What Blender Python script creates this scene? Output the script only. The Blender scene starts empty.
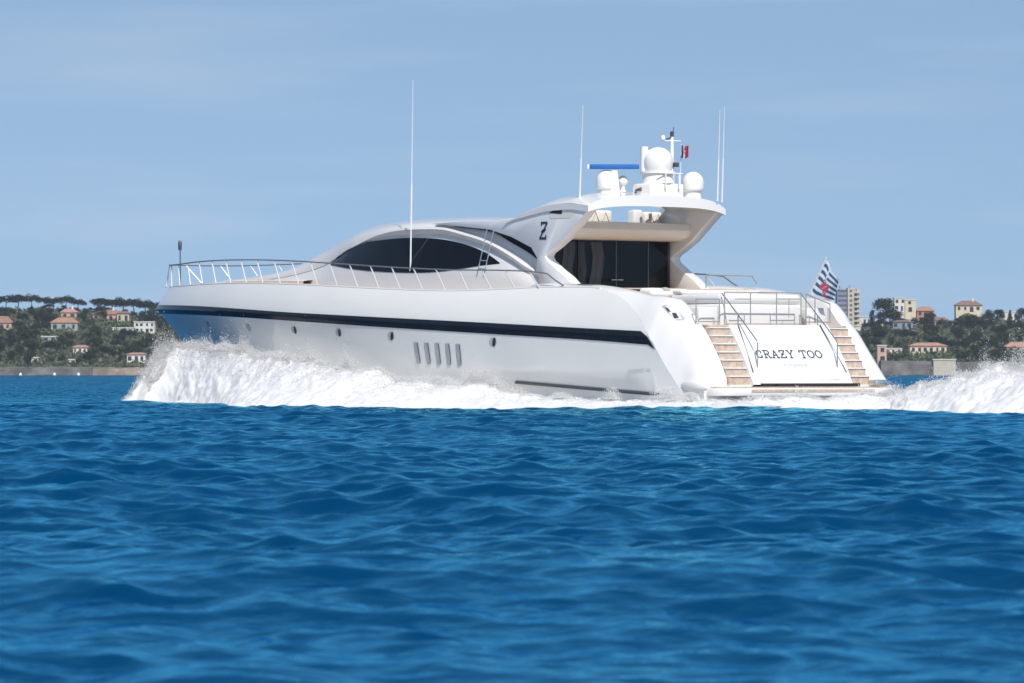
import bpy, bmesh, math, random
import numpy as np
from mathutils import Vector, Matrix, Euler
from mathutils.bvhtree import BVHTree
random.seed(7); RNG = np.random.default_rng(11)
R = math.radians
S = bpy.context.scene
COL = S.collection

# ------------------------------------------------------------------ camera
F = 150.0/36.0*1024.0           # focal length in pixels
CAMZ, V0 = 0.9, 373.5           # eye height above the water, horizon row
cd = bpy.data.cameras.new("camera"); cam = bpy.data.objects.new("camera", cd); COL.objects.link(cam)
cam.location = (0, 0, CAMZ); cam.rotation_euler = (R(90), 0, 0)
cd.lens = 150; cd.sensor_width = 36; cd.clip_start = 0.5; cd.clip_end = 30000
cd.shift_y = (V0-341.5)/1024.0
cd.dof.use_dof = True; cd.dof.focus_distance = 112; cd.dof.aperture_fstop = 8
S.camera = cam

# ------------------------------------------------------------------ world, sun, exposure
SUN_EL, SUN_AZ = 47.0, -75.0     # azimuth measured from +X towards +Y
w = bpy.data.worlds.new("World"); S.world = w; w.use_nodes = True
nt = w.node_tree; nt.nodes.clear()
tc = nt.nodes.new("ShaderNodeTexCoord")
ad = nt.nodes.new("ShaderNodeVectorMath"); ad.operation = 'ADD'; ad.inputs[1].default_value = (0, 0, 0.22)
nm = nt.nodes.new("ShaderNodeVectorMath"); nm.operation = 'NORMALIZE'
sky = nt.nodes.new("ShaderNodeTexSky"); sky.sky_type = 'NISHITA'; sky.sun_disc = False
sky.sun_elevation = R(SUN_EL); sky.sun_rotation = R(90-SUN_AZ)
sky.air_density = 1.0; sky.dust_density = 0.6; sky.ozone_density = 2.0
# thin high cloud streaks
mp = nt.nodes.new("ShaderNodeMapping"); mp.inputs['Scale'].default_value = (6, 6, 55)
nz = nt.nodes.new("ShaderNodeTexNoise"); nz.inputs['Scale'].default_value = 1.6; nz.inputs['Detail'].default_value = 5
rp = nt.nodes.new("ShaderNodeValToRGB"); rp.color_ramp.elements[0].position = 0.45; rp.color_ramp.elements[1].position = 0.8
rp.color_ramp.elements[0].color = (0, 0, 0, 1); rp.color_ramp.elements[1].color = (.13, .12, .12, 1)
mx = nt.nodes.new("ShaderNodeMix"); mx.data_type = 'RGBA'; mx.inputs['B'].default_value = (6.0, 6.1, 6.4, 1)
bg = nt.nodes.new("ShaderNodeBackground"); bg.inputs['Strength'].default_value = 0.117
wo = nt.nodes.new("ShaderNodeOutputWorld")
L_ = nt.links.new
L_(tc.outputs['Generated'], ad.inputs[0]); L_(ad.outputs[0], nm.inputs[0]); L_(nm.outputs[0], sky.inputs['Vector'])
L_(tc.outputs['Generated'], mp.inputs['Vector']); L_(mp.outputs[0], nz.inputs['Vector']); L_(nz.outputs['Fac'], rp.inputs[0])
L_(rp.outputs[0], mx.inputs['Factor']); L_(sky.outputs[0], mx.inputs['A'])
tn = nt.nodes.new("ShaderNodeMix"); tn.data_type = 'RGBA'; tn.blend_type = 'MULTIPLY'; tn.inputs['Factor'].default_value = 1; tn.inputs['B'].default_value = (1.0, .965, .89, 1)
L_(mx.outputs['Result'], tn.inputs['A']); L_(tn.outputs['Result'], bg.inputs['Color']); L_(bg.outputs[0], wo.inputs['Surface'])
sl = bpy.data.lights.new("sun", 'SUN'); sl.energy = 3.3; sl.angle = R(0.5); sl.color = (1, .955, .89)
so = bpy.data.objects.new("sun", sl); COL.objects.link(so)
sd = Vector((math.cos(R(SUN_AZ))*math.cos(R(SUN_EL)), math.sin(R(SUN_AZ))*math.cos(R(SUN_EL)), math.sin(R(SUN_EL))))
so.rotation_euler = sd.to_track_quat('Z', 'Y').to_euler(); so.location = sd*200
S.view_settings.view_transform = 'Standard'; S.view_settings.look = 'None'
S.view_settings.exposure = 0.42; S.view_settings.gamma = 1.0; S.view_settings.use_curve_mapping = False
S.render.engine = 'CYCLES'
cy = S.cycles
cy.use_denoising = True; cy.max_bounces = 12; cy.diffuse_bounces = 12; cy.glossy_bounces = 4
cy.transmission_bounces = 12; cy.volume_bounces = 0; cy.transparent_max_bounces = 8
cy.use_adaptive_sampling = True; cy.adaptive_threshold = 0.012
cy.caustics_reflective = False; cy.caustics_refractive = False

# ------------------------------------------------------------------ materials
def nodes(name):
    m = bpy.data.materials.new(name); m.use_nodes = True
    return m, m.node_tree, m.node_tree.nodes['Principled BSDF']
def mat(name, col, rough=.5, metal=0., coat=0., var=0., vscale=3., bump=0., bscale=20., spec=.5, trans=0., coatr=.03):
    m, t, b = nodes(name)
    b.inputs['Base Color'].default_value = (*col, 1); b.inputs['Roughness'].default_value = rough
    b.inputs['Metallic'].default_value = metal; b.inputs['Coat Weight'].default_value = coat
    b.inputs['Coat Roughness'].default_value = coatr; b.inputs['Specular IOR Level'].default_value = spec
    co = t.nodes.new("ShaderNodeTexCoord")
    if var:
        n = t.nodes.new("ShaderNodeTexNoise"); n.inputs['Scale'].default_value = vscale; n.inputs['Detail'].default_value = 5
        t.links.new(co.outputs['Object'], n.inputs['Vector'])
        r = t.nodes.new("ShaderNodeMapRange"); r.inputs['From Min'].default_value = .3; r.inputs['From Max'].default_value = .7
        r.inputs['To Min'].default_value = 1-var; r.inputs['To Max'].default_value = 1+var
        t.links.new(n.outputs['Fac'], r.inputs['Value'])
        h = t.nodes.new("ShaderNodeVectorMath"); h.operation = 'SCALE'; h.inputs[0].default_value = col
        t.links.new(r.outputs[0], h.inputs['Scale']); t.links.new(h.outputs[0], b.inputs['Base Color'])
    if bump:
        n2 = t.nodes.new("ShaderNodeTexNoise"); n2.inputs['Scale'].default_value = bscale; n2.inputs['Detail'].default_value = 4
        t.links.new(co.outputs['Object'], n2.inputs['Vector'])
        bp = t.nodes.new("ShaderNodeBump"); bp.inputs['Strength'].default_value = bump; bp.inputs['Distance'].default_value = .05
        t.links.new(n2.outputs['Fac'], bp.inputs['Height']); t.links.new(bp.outputs[0], b.inputs['Normal'])
    return m
M = {}
M['gel'] = mat('white_gelcoat', (.74, .735, .72), .32, coat=.8, var=.02, vscale=.6)
M['hull'] = mat('hull_gelcoat', (.86, .845, .80), .30, coat=.6, var=.03, vscale=.35)
M['silver'] = mat('pearl_paint', (.83, .83, .83), .3, coat=.6, var=.02, vscale=.7)
M['cream'] = mat('cream_gelcoat', (.80, .76, .68), .4, coat=.3, var=.02)
M['glass'] = mat('tinted_glass', (.004, .006, .010), .06, spec=.22)
M['doorglass'] = mat('dark_door_glass', (.008, .009, .012), .05, spec=.3)
M['glass_reflection'] = mat('reflection_grey', (.45, .44, .42), .8)
M['stripe'] = mat('navy_stripe', (.008, .010, .018), .22, spec=.25, var=.2, vscale=1.5)
M['steel'] = mat('stainless_steel', (.66, .67, .68), .38, metal=1.)
M['darksteel'] = mat('dark_steel', (.12, .12, .13), .35, metal=.6)
M['teak'] = mat('teak', (.50, .40, .32), .6, var=.22, vscale=9, bump=.2)
M['teakdeck'] = mat('teak_planks', (.55, .42, .32), .65, var=.12, vscale=6)
M['rail'] = mat('rail_steel', (.36, .35, .34), .4, metal=.35)
M['post'] = mat('brushed_steel', (.62, .62, .62), .5, metal=.3)
M['bowrail'] = mat('dull_steel', (.20, .20, .21), .4, metal=.3)
M['recess'] = mat('recess_grey', (.46, .47, .49), .5)
M['black'] = mat('black_rubber', (.02, .02, .022), .5)
M['grey'] = mat('louvre_grey', (.40, .41, .43), .45, var=.1)
M['navy'] = mat('navy_lettering', (.03, .04, .07), .4)
M['radblue'] = mat('blue_canvas', (.012, .13, .42), .7, var=.08)
M['dome'] = mat('radome_white', (.80, .79, .76), .4, var=.02)
M['cushion'] = mat('cushion_fabric', (.72, .69, .64), .85, var=.06, vscale=6, bump=.25)
M['cushgrey'] = mat('grey_cushion_fabric', (.34, .34, .35), .85, var=.1, vscale=6, bump=.25)
M['tan'] = mat('tan_bounce', (.66, .56, .48), .85, var=.08, vscale=6, bump=.2)
M['antenna'] = mat('whip_white', (.75, .76, .78), .4)
M['fwhite'] = mat('flag_white', (.78, .80, .82), .8)
M['fteal'] = mat('flag_teal', (.02, .14, .29), .8)
M['fred'] = mat('flag_red', (.58, .07, .13), .8)
M['fblue'] = mat('flag_blue', (.02, .04, .22), .8)

# ------------------------------------------------------------------ mesh helpers
class MB:
    def __init__(s): s.v = []; s.f = []; s.m = []; s.mi = 0
    def add(s, vs, fs):
        o = len(s.v); s.v += [tuple(map(float, p)) for p in vs]
        s.f += [tuple(i+o for i in q) for q in fs]; s.m += [s.mi]*len(fs); return s
    def box(s, x0, x1, y0, y1, z0, z1):
        return s.add([(x0,y0,z0),(x1,y0,z0),(x1,y1,z0),(x0,y1,z0),(x0,y0,z1),(x1,y0,z1),(x1,y1,z1),(x0,y1,z1)],
                     [(0,3,2,1),(4,5,6,7),(0,1,5,4),(1,2,6,5),(2,3,7,6),(3,0,4,7)])
    def grid(s, rows, closed=False):
        n = len(rows[0]); vs = [p for r in rows for p in r]; fs = []
        for i in range(len(rows)-1):
            for j in range(n if closed else n-1):
                k = (j+1) % n
                fs.append((i*n+j, (i+1)*n+j, (i+1)*n+k, i*n+k))
        return s.add(vs, fs)
    def tube(s, pts, r, n=6, cap=True):
        pts = [Vector(p) for p in pts]; rows = []
        rr = r if isinstance(r, (list, tuple)) else [r]*len(pts)
        for i, p in enumerate(pts):
            d = (pts[min(i+1, len(pts)-1)]-pts[max(i-1, 0)]).normalized()
            a = d.cross(Vector((0, 0, 1)) if abs(d.z) < .9 else Vector((1, 0, 0))).normalized(); b = d.cross(a)
            rows.append([p+rr[i]*(math.cos(2*math.pi*k/n)*a+math.sin(2*math.pi*k/n)*b) for k in range(n)])
        o = len(s.v); s.grid(rows, True)
        if cap:
            s.f.append(tuple(o+k for k in range(n))[::1]); s.m.append(s.mi)
            e = o+(len(pts)-1)*n
            s.f.append(tuple(e+k for k in reversed(range(n)))); s.m.append(s.mi)
        return s
    def lathe(s, c, prof, n=20):
        rows = [[(c[0]+r*math.cos(2*math.pi*k/n), c[1]+r*math.sin(2*math.pi*k/n), c[2]+z) for k in range(n)] for r, z in prof]
        return s.grid(rows, True)
    def prism(s, a, b):
        n = len(a); s.add(list(a)+list(b), [tuple(range(n)), tuple(range(2*n-1, n-1, -1))]+[(i, n+i, n+(i+1) % n, (i+1) % n) for i in range(n)]); return s
    def build(s, name, mats, parent=None, smooth=40, bevel=0, fix=True, seg=2):
        me = bpy.data.meshes.new(name); me.from_pydata(s.v, [], s.f)
        for m_ in (mats if isinstance(mats, (list, tuple)) else [mats]): me.materials.append(m_)
        if any(s.m): me.polygons.foreach_set('material_index', s.m)
        if fix or bevel:
            bm = bmesh.new(); bm.from_mesh(me)
            bmesh.ops.remove_doubles(bm, verts=bm.verts, dist=1e-5)
            bmesh.ops.recalc_face_normals(bm, faces=bm.faces)
            if bevel:
                es = [e for e in bm.edges if len(e.link_faces) == 2 and e.calc_face_angle(0) > R(30)]
                bmesh.ops.bevel(bm, geom=es, offset=bevel, segments=seg, affect='EDGES', profile=.5, clamp_overlap=True)
            bm.to_mesh(me); bm.free()
        if smooth:
            me.polygons.foreach_set('use_smooth', [True]*len(me.polygons)); me.set_sharp_from_angle(angle=R(smooth))
        o = bpy.data.objects.new(name, me); COL.objects.link(o)
        if parent: o.parent = parent
        return o
def bigmesh(name, v, quads, m, smooth=True, tri=False):
    me = bpy.data.meshes.new(name); k = 3 if tri else 4
    v = np.asarray(v, np.float32); q = np.asarray(quads, np.int32)
    me.vertices.add(len(v)); me.vertices.foreach_set('co', v.ravel())
    me.loops.add(q.size); me.loops.foreach_set('vertex_index', q.ravel())
    me.polygons.add(len(q)); me.polygons.foreach_set('loop_start', np.arange(0, q.size, k, dtype=np.int32))
    me.polygons.foreach_set('loop_total', np.full(len(q), k, np.int32))
    if smooth: me.polygons.foreach_set('use_smooth', np.ones(len(q), bool))
    me.update(calc_edges=True); me.validate()
    me.materials.append(m)
    o = bpy.data.objects.new(name, me); COL.objects.link(o); return o
def tag(o, label=None, cat=None, group=None, kind=None):
    if label: o['label'] = label
    if cat: o['category'] = cat
    if group: o['group'] = group
    if kind: o['kind'] = kind
    return o
def empty(name, loc=(0, 0, 0), rz=0):
    o = bpy.data.objects.new(name, None); COL.objects.link(o); o.location = loc; o.rotation_euler = (0, 0, rz)
    o.empty_display_size = .2; return o
def lerp(x, tab):
    return float(np.interp(x, [a for a, _ in tab], [b for _, b in tab]))
def smoothtab(tab, n=200):
    """monotone-ish smooth interpolation (Catmull-Rom on x) of a table -> callable"""
    xs = np.array([a for a, _ in tab], float); ys = np.array([b for _, b in tab], float)
    d = np.gradient(ys, xs)
    sec = np.diff(ys)/np.diff(xs)
    for i in range(len(d)):
        l = sec[max(i-1, 0)]; r = sec[min(i, len(sec)-1)]
        if l*r <= 0: d[i] = 0
        else: d[i] = np.sign(l)*min(abs(d[i]), 2.5*min(abs(l), abs(r)))
    def f(x):
        x = min(max(x, xs[0]), xs[-1]); i = min(np.searchsorted(xs, x, side='right')-1, len(xs)-2)
        h = xs[i+1]-xs[i]; u = (x-xs[i])/h
        return float((2*u**3-3*u**2+1)*ys[i]+(u**3-2*u**2+u)*h*d[i]+(-2*u**3+3*u**2)*ys[i+1]+(u**3-u**2)*h*d[i+1])
    return f
def hash3(ix, iy, iz):
    n = (ix*374761393+iy*668265263+iz*1274126177) & 0x7fffffff
    n = ((n ^ (n >> 13))*1274126177) & 0x7fffffff
    return ((n ^ (n >> 16)) & 0xffff)/65535.0
def vnoise(p):
    p = np.asarray(p, float); i = np.floor(p).astype(np.int64); f = p-i; f = f*f*(3-2*f); r = 0
    for dx in (0, 1):
        for dy in (0, 1):
            for dz in (0, 1):
                wgt = (f[..., 0] if dx else 1-f[..., 0])*(f[..., 1] if dy else 1-f[..., 1])*(f[..., 2] if dz else 1-f[..., 2])
                r = r+wgt*hash3(i[..., 0]+dx, i[..., 1]+dy, i[..., 2]+dz)
    return r
def fbm(p, o=4):
    p = np.asarray(p, float); a, t, s = 1., 0., 0.
    for k in range(o): t = t+a*(vnoise(p+17.3*k)-.5); s += a; a *= .55; p = p*2.03
    return t/s*2

# ------------------------------------------------------------------ the sea
M['sea'] = bpy.data.materials.new('sea_water'); M['sea'].use_nodes = True; t = M['sea'].node_tree; t.nodes.clear()
df = t.nodes.new("ShaderNodeBsdfDiffuse"); df.inputs['Color'].default_value = (.0002, .036, .104, 1)
gl = t.nodes.new("ShaderNodeBsdfGlossy"); gl.inputs['Color'].default_value = (.21, .76, 1.0, 1); gl.inputs['Roughness'].default_value = .07
fr = t.nodes.new("ShaderNodeLayerWeight"); fr.inputs['Blend'].default_value = .5
mn = t.nodes.new("ShaderNodeMath"); mn.operation = 'MINIMUM'; mn.inputs[1].default_value = .972; t.links.new(fr.outputs['Facing'], mn.inputs[0])
fm_ = t.nodes.new("ShaderNodeMath"); fm_.operation = 'POWER'; fm_.inputs[1].default_value = 5.3
mx = t.nodes.new("ShaderNodeMixShader"); so_ = t.nodes.new("ShaderNodeOutputMaterial")
co = t.nodes.new("ShaderNodeTexCoord"); sx_ = t.nodes.new("ShaderNodeSeparateXYZ"); t.links.new(co.outputs['Object'], sx_.inputs[0])
rgh = t.nodes.new("ShaderNodeMapRange"); rgh.inputs['From Min'].default_value = 70; rgh.inputs['From Max'].default_value = 170     # rougher open water beyond the yacht's track
rgh.inputs['To Min'].default_value = .0; rgh.inputs['To Max'].default_value = 1.0; t.links.new(sx_.outputs['Y'], rgh.inputs['Value'])
def seanoise(sc, det, strength, dist, prev=None, mask=None):
    n = t.nodes.new("ShaderNodeTexNoise"); n.inputs['Scale'].default_value = sc; n.inputs['Detail'].default_value = det
    t.links.new(co.outputs['Object'], n.inputs['Vector'])
    bp = t.nodes.new("ShaderNodeBump"); bp.inputs['Strength'].default_value = strength; bp.inputs['Distance'].default_value = dist
    t.links.new(n.outputs['Fac'], bp.inputs['Height'])
    if mask: t.links.new(mask.outputs[0], bp.inputs['Strength'])
    if prev: t.links.new(prev.outputs[0], bp.inputs['Normal'])
    return bp
b0 = seanoise(1.3, 3, .5, .55, None, rgh); b1 = seanoise(4.5, 3, .36, .06, b0); b2 = seanoise(13, 2, .12, .02, b1)
for nd in (df, gl, fr): t.links.new(b2.outputs[0], nd.inputs['Normal'])
t.links.new(mn.outputs[0], fm_.inputs[0]); t.links.new(fm_.outputs[0], mx.inputs[0])
t.links.new(df.outputs[0], mx.inputs[1]); t.links.new(gl.outputs[0], mx.inputs[2]); t.links.new(mx.outputs[0], so_.inputs['Surface'])

def build_sea():
    fine = np.arange(-13, 13.001, .045)
    out = [13.]; st = .05
    while out[-1] < 180: out.append(out[-1]+st); st = min(st*1.1, 4)
    out = np.array(out[1:]); out = out[out < 179]; out = np.append(out, 180.0)
    th = np.concatenate([-out[::-1], fine, out[:-1]])
    r = [1.5]
    while r[-1] < 1990: r.append(r[-1]+(max(.022, .0011*r[-1]) if r[-1] < 112 else .003*r[-1]))
    r = np.array(r+[2020.])
    T = np.radians(th)
    X = np.outer(r, np.sin(T)); Y = np.outer(r, np.cos(T))
    dr = np.gradient(r)[:, None]; dth = np.radians(np.gradient(th))[None, :]
    ksp = np.maximum(dr*np.ones_like(dth), .25*r[:, None]*dth)
    rg = np.random.default_rng(5)
    nW = 110; lam = .16*(9/.16)**(np.linspace(0, 1, nW)**1.0)
    ang = R(250)+rg.normal(0, R(50), nW)
    Z = np.zeros_like(X); DX = np.zeros_like(X); DY = np.zeros_like(X)
    for i in range(nW):
        k = 2*math.pi/lam[i]
        slope = .036*min(1, (lam[i]/.38)**.8)*(1.0 if lam[i] < .8 else (.8/lam[i])**1.05)
        A = slope/k
        att = np.clip((lam[i]/ksp-2.0)/1.6, 0, 1)
        cols = att.max(axis=0) > 0; rows = att.max(axis=1) > 0
        ix = np.ix_(rows, cols)
        dx, dy = math.cos(ang[i]), math.sin(ang[i])
        ph = k*(X[ix]*dx+Y[ix]*dy)+rg.uniform(0, 6.28)
        a = (att[ix]*A).astype(np.float32); ph = ph.astype(np.float32)
        c = np.cos(ph)*a; Z[ix] += np.sin(ph)*a; DX[ix] += c*dx; DY[ix] += c*dy
    for lm_, A, a_ in ((5.1, .022, 262), (7.7, .035, 236), (11.3, .045, 281)):     # low residual swell
        k = 2*math.pi/lm_; Z += A*np.sin(k*(X*math.cos(R(a_))+Y*math.sin(R(a_)))+lm_)
    # gusts: patches of rougher and calmer water
    g = .72+.55*vnoise(np.stack([X/9, Y/14, 0*X], -1))
    Z *= g
    X = X+.8*DX*g; Y = Y+.8*DY*g
    n, m = X.shape
    v = np.stack([X, Y, Z], -1).reshape(-1, 3)
    idx = np.arange(n*m).reshape(n, m); nx = np.roll(idx, -1, axis=1)
    q = np.stack([idx[:-1], nx[:-1], nx[1:], idx[1:]], -1).reshape(-1, 4)[:, ::-1]
    o = bigmesh('sea', v, q, M['sea'])
    # small cap below the camera
    return tag(o, 'choppy deep blue sea around the yacht', 'sea', kind='structure')
build_sea()

# ------------------------------------------------------------------ the yacht's frame: x forward, y to port, z up
ALPHA = R(54); CA, SA = math.cos(ALPHA), math.sin(ALPHA)
SX, SY = 7.17, 107.0
def to_world(s, tt, z): return (SX-s*CA-tt*SA, SY+s*SA-tt*CA, z)
def px(s, tt, z):
    x, y, z = to_world(s, tt, z); return (512+F*x/y, V0-F*(z-CAMZ)/y)
def on_t(u, v, tt):
    k = (u-512)/F
    s = (SX-tt*SA-k*(SY-tt*CA))/(CA+k*SA); y = SY+s*SA-tt*CA
    return s, CAMZ+(V0-v)*y/F
def on_s(u, v, s):
    k = (u-512)/F
    tt = (SX-s*CA-k*(SY+s*SA))/(SA-k*CA); y = SY+s*SA-tt*CA
    return tt, CAMZ+(V0-v)*y/F
def zat(s, tt, vf):
    u, _ = px(s, tt, 0); y = to_world(s, tt, 0)[1]
    return CAMZ+(V0-vf(u))*y/F
def camlocal():
    dx, dy = -SX, -SY
    return Vector((-dx*CA+dy*SA, -dx*SA-dy*CA, CAMZ))
CL = camlocal()
def raydir(u, v):
    wx, wy, wz = (u-512)/F, 1., (V0-v)/F
    return Vector((-wx*CA+wy*SA, -wx*SA-wy*CA, wz)).normalized()

yacht = empty('motor_yacht', (SX, SY, 0), math.pi-ALPHA)
tag(yacht, 'long white motor yacht speeding left with a dark stripe along its hull', 'yacht')

L = 30.35
BMAX = 3.32
def Bx(x, p=2.6, q=.62, x0=.38):
    """half breadth at fraction x of the length"""
    aft = 1-.012*max(0, (.25-x)/.25)**2
    if x <= x0: return BMAX*aft
    e = min(1, (x-x0)/(1-x0)); return BMAX*aft*(max(0, 1-e**p))**q
v_strt = smoothtab([(150,305),(160,305),(300,313),(350,315.7),(500,323.5),(600,329),(650,331.5),(700,334)])
v_strb = smoothtab([(150,313.5),(160,313.7),(300,321.5),(350,325),(500,334.5),(600,340.8),(652,345),(700,348)])
v_sheer = smoothtab([(150,288),(172,287),(200,285),(250,283.7),(300,285),(350,287.5),(400,290),(450,291.2),(500,289.7),(550,287.5),(585,287.5),
                     (605,291),(622,298),(638,310),(650,323),(660,340),(669,358),(679,376),(692,392),(720,392)])
def zstripe(s, top): return zat(s, Bx(s/L), v_strt if top else v_strb)
SH_IN = .30
def zsheer(s): return zat(s, max(Bx(s/L)-SH_IN, 0), v_sheer)
def Lz(z, zk):
    if z >= zk: return L-.75*min(1, (z-zk)/.9)**1.1
    return L-1.75*((zk-z)/1.7)**1.1
_zk = [0.5*(zstripe(s, 1)+zstripe(s, 0)) for s in np.linspace(0, L, 60)]
def zk_(s): return float(np.interp(s, np.linspace(0, L, 60), _zk))
ZKB = zk_(L)
def Tside(x, z):
    """half breadth of the hull at length fraction x and height z; also returns s"""
    s0 = x*L; zk = zk_(s0)
    Lz_ = Lz(z-zk+ZKB, ZKB) if x > .6 else L
    wgt = min(1, max(0, (x-.6)/.4)); wgt = wgt*wgt*(3-2*wgt)
    s = x*(L+(Lz_-L)*wgt)
    if z >= zk:
        h = (z-zk)
        tt = Bx(x)-SH_IN*min(1.3, (h/1.0))**1.6*min(1, Bx(x)/.6)
    else:
        d = (zk-z)
        p = 2.6-.75*min(1, d/1.6); x0 = .38-.14*min(1, d/1.6)
        tt = Bx(x, p, .62+.30*min(1, d/1.6), x0)*(1-.02*min(1, d/1.2))-.06*min(1, d/.1)*min(1, Bx(x)/.5)*.3
    if z < .92: tt -= .30*(.92-z)*min(1, max(0, (.5-x)/.2))*min(1, max(0, (s-1.6)/1.2))
    return s, max(tt, 0)
def hull_point(s, z, off=0.):
    x = s/L
    for _ in range(6):
        s2, tt = Tside(x, z); x = min(1, max(0, x+(s-s2)/L))
    return (s, tt+off, z)

def side_rows(sgn):
    rows = []
    xs = np.concatenate([np.linspace(0, .15, 24), np.linspace(.16, .7, 60), 1-.3*np.linspace(1, 0, 50)**1.6])
    xs = np.unique(np.round(xs, 5))
    for x in xs:
        s0 = x*L; zt = max(zsheer(s0), .42); zk = min(zk_(s0), zt-.05)
        row = []
        for q in np.concatenate([np.linspace(0, 1, 16), 1+np.linspace(.05, 1, 14)]):
            z = (-.6+1.52*q/.4 if q <= .4 else .92+(zk-.92)*(q-.4)/.6) if (q <= 1 and s0 > 1.6) else -.6+(zk+.6)*q if q <= 1 else zk+(zt-zk)*(q-1)
            s, tt = Tside(x, z); row.append((s, sgn*tt, z))
        rows.append(row)
    return rows
hm = MB()
rp_ = side_rows(1); rs_ = side_rows(-1)
hm.grid(rp_); hm.grid(rs_)
# bottom closing + transom below the platform
hm.grid([[(r[0][0], r[0][1], r[0][2]), (r[0][0], 0, -.9 if r[0][1] > .3 else -.6), (r[0][0], -r[0][1], r[0][2])] for r in rp_])
hm.grid([[(p[0], p[1], p[2]), (p[0], 0, p[2]), (p[0], -p[1], p[2])] for p in rp_[0]])
hull = hm.build('hull', M['hull'], yacht, smooth=32)

# deck plate (side decks and foredeck) just inside the sheer
dm = MB(); rows = []
for r in rp_:
    p = r[-1]
    if p[0] < 4.2: continue
    tt = p[1]; z = p[2]
    rows.append([(p[0], k*tt, z+.02*(1-abs(k))) for k in (1, .97, .6, 0, -.6, -.97, -1)])
dm.grid(rows); deck = dm.build('deck', M['teakdeck'], yacht)
# toe rail: bright moulding along the deck edge
for sg in (1, -1):
    tm = MB(); pts = [(r[-1][0], sg*max(r[-1][1]-.03, .0), r[-1][2]+.01) for r in rp_ if r[-1][0] > 4.3]
    tm.tube(pts, .035, 6); tm.build('toe_rail', M['gel'], deck)

# dark stripe band
for sg in (1, -1):
    sm = MB(); rows = []
    for s in np.concatenate([np.linspace(1.35, 26, 90), np.linspace(26.2, L-.02, 40)]):
        za, zb = zstripe(s, 0), zstripe(s, 1); row = []
        for q in np.linspace(0, 1, 5):
            z = za+(zb-za)*q
            if s < 2.2: z = min(z, zsheer(s)-.06)
            p = hull_point(s, z, .012); row.append((p[0]+(.012 if s > L-1 else 0), sg*p[1], p[2]))
        rows.append(row)
    sm.grid(rows); sm.build('stripe', M['stripe'], hull)

def bvh_of(obs):
    vs, fs = [], []
    for o in obs:
        k = len(vs); vs += [v.co.copy() for v in o.data.vertices]; fs += [tuple(i+k for i in p.vertices) for p in o.data.polygons]
    return BVHTree.FromPolygons(vs, fs)

# ------------------------------------------------------------------ stern: wings, stairs, transom
T_IN = 2.32
inner_px = [(600,286),(620,288),(640,291.5),(660,296),(676,298),(684,301),(690,308),(696,318),(704,328),(712,343),(720,361),(728,383),(731,390)]
inner = [on_t(u, v, T_IN) for u, v in inner_px]
inner_f = smoothtab(sorted(inner))
def zin(s): return inner_f(s)
for sg in (1, -1):
    wm = MB(); rows = []
    s_lo = .0
    for s in np.concatenate([np.linspace(s_lo, 2.4, 40), np.linspace(2.5, 7.4, 30)]):
        p = hull_point(s, max(zsheer(s), .45)); zc = p[2]; tc_ = p[1]
        zi = zin(s) if s < 4.6 else max(zin(4.6)+(zc+.08-zin(4.6))*min(1, (s-4.6)/1.5), zc+.03)
        row = []
        for q in np.linspace(0, 1, 12):
            row.append((s, sg*(tc_+(T_IN-tc_)*q), zc+(zi-zc)*(1-(1-q)**2.9)+.05*math.sin(math.pi*q)))
        row.append((s, sg*(T_IN-.03), zi-.03)); row.append((s, sg*(T_IN-.04), min(zi-.05, max(.3, zi-1.2))))
        rows.append(row)
    wm.grid(rows)
    # closing face at the very stern
    wm.add([rows[0][k] for k in range(len(rows[0]))]+[(0, sg*tc_, .2)], [tuple(range(len(rows[0])))])
    wing = wm.build('stern_quarter', M['gel'], yacht, smooth=50)
    if sg > 0: WING = wing
BV_WING = bvh_of([WING])
def wingpoly(name, pts, mt, off, par):
    q = []
    for u, v in pts:
        h = BV_WING.ray_cast(CL, raydir(u, v)); n = h[1] if h[1].dot(raydir(u, v)) < 0 else -h[1]; q.append(h[0]+n*off)
    m_ = MB(); m_.add(q, [tuple(range(len(q)))]); return m_.build(name, mt, par, smooth=0)
fl_ = wingpoly('fairlead', [(661.5,306.5),(665,305),(671,306.5),(680,313),(685.5,318.5),(684,320.5),(677,320.5),(668,313)], M['grey'], .008, WING)
wingpoly('roller', [(672,313),(676,313),(679,318),(674.5,318.5)], M['black'], .012, fl_); wingpoly('roller', [(665,307.5),(668,308),(671,312),(668,311.5)], M['darksteel'], .012, fl_)
s_top, z_top = on_t(704, 327, T_IN); s_bot, z_bot = on_t(728, 384, T_IN)
def panel_off(q): return .05*math.sin(max(0, q)*math.pi)+.12
# transom door panel (white) and side cheeks
def tr(q, tt, off=0):      # point on the transom slope: q 0 bottom .. 1 top
    n = Vector((-(z_top-z_bot), 0, (s_top-s_bot))).normalized()
    return Vector((s_bot+(s_top-s_bot)*q, tt, z_bot+(z_top-z_bot)*q))+n*off
T_P = 1.62
pm = MB(); rows = []
for q in np.linspace(-.06, 1, 14):
    rows.append([tr(q, tt, panel_off(q)) for tt in np.linspace(T_P, -T_P, 16)])
pm.grid(rows)
pm.grid([[tr(q, T_P, panel_off(q)), tr(q, T_P, -.6)] for q in np.linspace(-.06, 1, 14)])
pm.grid([[tr(q, -T_P, panel_off(q)), tr(q, -T_P, -.6)] for q in np.linspace(-.06, 1, 14)])
garage = pm.build('transom_door', M['gel'], yacht)
# panel seam
se = MB(); 
se.tube([tr(.04, 1.33, .04), tr(.93, 1.33, .05), tr(.93, -1.33, .05), tr(.04, -1.33, .04), tr(.04, 1.33, .04)], .006, 4)
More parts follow.
